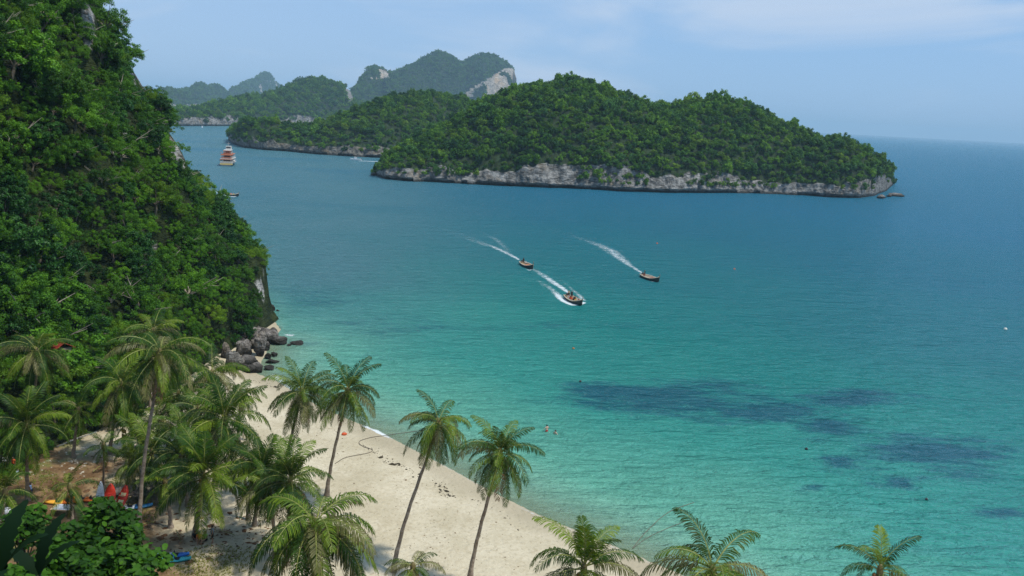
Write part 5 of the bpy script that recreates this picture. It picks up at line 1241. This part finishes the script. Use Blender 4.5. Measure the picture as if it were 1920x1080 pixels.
# sea wrack and litter on the sand
def wrack(name, lines, label, n, col, size, seed, cat, spread=0.5, groundz=True):
    rng = np.random.default_rng(seed); V = []; T = []; k = 0
    for _ in range(n):
        ln = lines[int(rng.integers(0, len(lines)))]; i = int(rng.integers(0, len(ln) - 1)); u = rng.random()
        px_ = ln[i][0] * (1 - u) + ln[i + 1][0] * u; py_ = ln[i][1] * (1 - u) + ln[i + 1][1] * u
        p = gpt(px_, py_); x, y = p.x + rng.normal(0, spread), p.y + rng.normal(0, spread); s = size * rng.lognormal(0, 0.55); a = rng.uniform(0, 6.28)
        if inland(np.array([(x, y)]))[0] < 0.6: continue
        m = 6; el = rng.uniform(0.35, 0.8); ring = [(x + s * rng.uniform(0.6, 1.2) * (math.cos(a) * math.cos(t) - el * math.sin(a) * math.sin(t)), y + s * rng.uniform(0.6, 1.2) * (math.sin(a) * math.cos(t) + el * math.cos(a) * math.sin(t))) for t in np.arange(m) / m * 2 * math.pi]
        z = gz(x, y) + 0.012; V.append((x, y, z + s * 0.35)); V += [(q[0], q[1], z - 0.005) for q in ring]; T += [(k, k + 1 + i_, k + 1 + (i_ + 1) % m) for i_ in range(m)]; k += m + 1
    o = link(name, mesh_np(name, np.array(V), None, T, [plain(name + '_matter', col, 0.9, 0.4)], False)); tag(o, label, cat, kind='stuff')
wrack('seaweed', [[(612, 800), (640, 815), (680, 835), (700, 845)], [(690, 838), (725, 855), (765, 880), (790, 893)], [(700, 842), (720, 862), (740, 872)], [(818, 905), (832, 925), (848, 930)], [(880, 932), (905, 945), (940, 965), (975, 990), (1005, 1005)], [(820, 908), (830, 922)], [(470, 712), (500, 718), (520, 728)], [(740, 866), (765, 882)]], 'broken line of dark seaweed washed up along the beach', 190, (0.045, 0.036, 0.02), 0.095, 61, 'seaweed', 0.35)
wrack('beach_litter', [[(560, 830), (700, 860), (800, 930), (900, 1000)], [(650, 850), (760, 960), (900, 1060)], [(720, 880), (840, 980), (1000, 1060)], [(480, 760), (560, 800), (640, 860)], [(700, 1000), (800, 1060)]], 'small dark leaf scraps scattered over the pale sand', 700, (0.16, 0.11, 0.06), 0.045, 62, 'litter', 3.0)
wrack('leaf_litter', [[(60, 900), (160, 960), (300, 1000)], [(100, 870), (250, 880), (300, 960)], [(280, 990), (350, 1010), (430, 1000)], [(20, 940), (120, 980)], [(440, 1005), (480, 1000)]], 'brown fallen leaves and husks scattered under the palms', 650, (0.12, 0.06, 0.025), 0.13, 63, 'litter', 2.6)
wrack('pale_litter', [[(130, 860), (210, 830), (260, 820)], [(90, 880), (150, 870)], [(150, 850), (240, 850)]], 'pale stones and husks on the bank behind the clearing', 160, (0.42, 0.38, 0.30), 0.14, 64, 'litter', 1.6)
# grass tufts on the sandy soil
def grass(name, spots, label, seed):
    rng = np.random.default_rng(seed); V = []; T = []; k = 0; tone = []
    for (px_, py_, r, n) in spots:
        c = gpt(px_, py_)
        for _ in range(n):
            a = rng.uniform(0, 6.28); q = r * math.sqrt(rng.random()); x, y = c.x + q * math.cos(a), c.y + q * math.sin(a) * 0.8
            z = gz(x, y)
            for b_ in range(5):
                t = rng.uniform(0, 6.28); h = rng.uniform(0.08, 0.22); V += [(x + 0.03 * math.cos(t), y + 0.03 * math.sin(t), z), (x - 0.03 * math.cos(t), y - 0.03 * math.sin(t), z), (x + rng.normal(0, .08), y + rng.normal(0, .08), z + h)]; T.append((k, k + 1, k + 2)); k += 3
    tone = rng.uniform(0.2, 0.9, len(T)); o = link(name, mesh_np(name, np.array(V), None, T, [leafmat('grass_blades', (0.14, 0.17, 0.03), (0.24, 0.26, 0.05), (0.36, 0.34, 0.10), 0.3, 0.7, 0.0)], False, {'tone': ('FACE', tone)})); tag(o, label, 'grass', kind='stuff')
grass('grass', [(405, 1052, 3.4, 520), (372, 1066, 2.6, 260), (240, 975, 2.5, 260), (255, 935, 2.5, 200), (90, 915, 3.0, 300), (60, 895, 2.5, 200), (210, 905, 2.0, 150)], 'thin yellow green grass patches on the sandy soil', 71)
# fallen dry fronds
for k, (px_, py_) in enumerate(((155, 905), (175, 890), (120, 925), (290, 985), (330, 1000), (215, 870), (80, 950), (440, 1010))):
    f = link('fallen_frond', FR_DRY[k % 2], None, gpt(px_, py_) + Vector((0, 0, 0.35))); f.rotation_euler = (R(5), R(-60 if k % 2 == 0 else -80) * 0.8, k * 1.3); f.scale = (0.75, 0.75, 0.6)
    tag(f, ['dry frond lying highest on the brown bank', 'dry frond lying below the small stiff palm', 'dry frond lying beside the young trunkless palm', 'dry frond lying under the tall pale trunk', 'dry frond lying left of the seated group', 'dry frond lying just below the signboard', 'dry frond lying near the yellow kayak', 'dry frond lying right of the standing person on sand'][k], 'palm frond', 'fallen dry palm fronds')

# ------------------------------------------------------------------ air
hb = MB(); hb.box((0, 0, 122), (44000, 44000, 276)); hz_t = NT('bay_air')
pv = hz_t.n('ShaderNodeVolumePrincipled'); pv.inputs['Color'].default_value = (0.52, 0.80, 1.0, 1); pv.inputs['Density'].default_value = HAZE; pv.inputs['Anisotropy'].default_value = 0.0
hz_t.t.links.new(pv.outputs[0], hz_t.out.inputs['Volume'])
hz_o = hb.build('haze', hz_t.m); hz_o['kind'] = 'stuff'; hz_o['label'] = 'pale blue air over the bay fading the far mountains'; hz_o['category'] = 'haze'
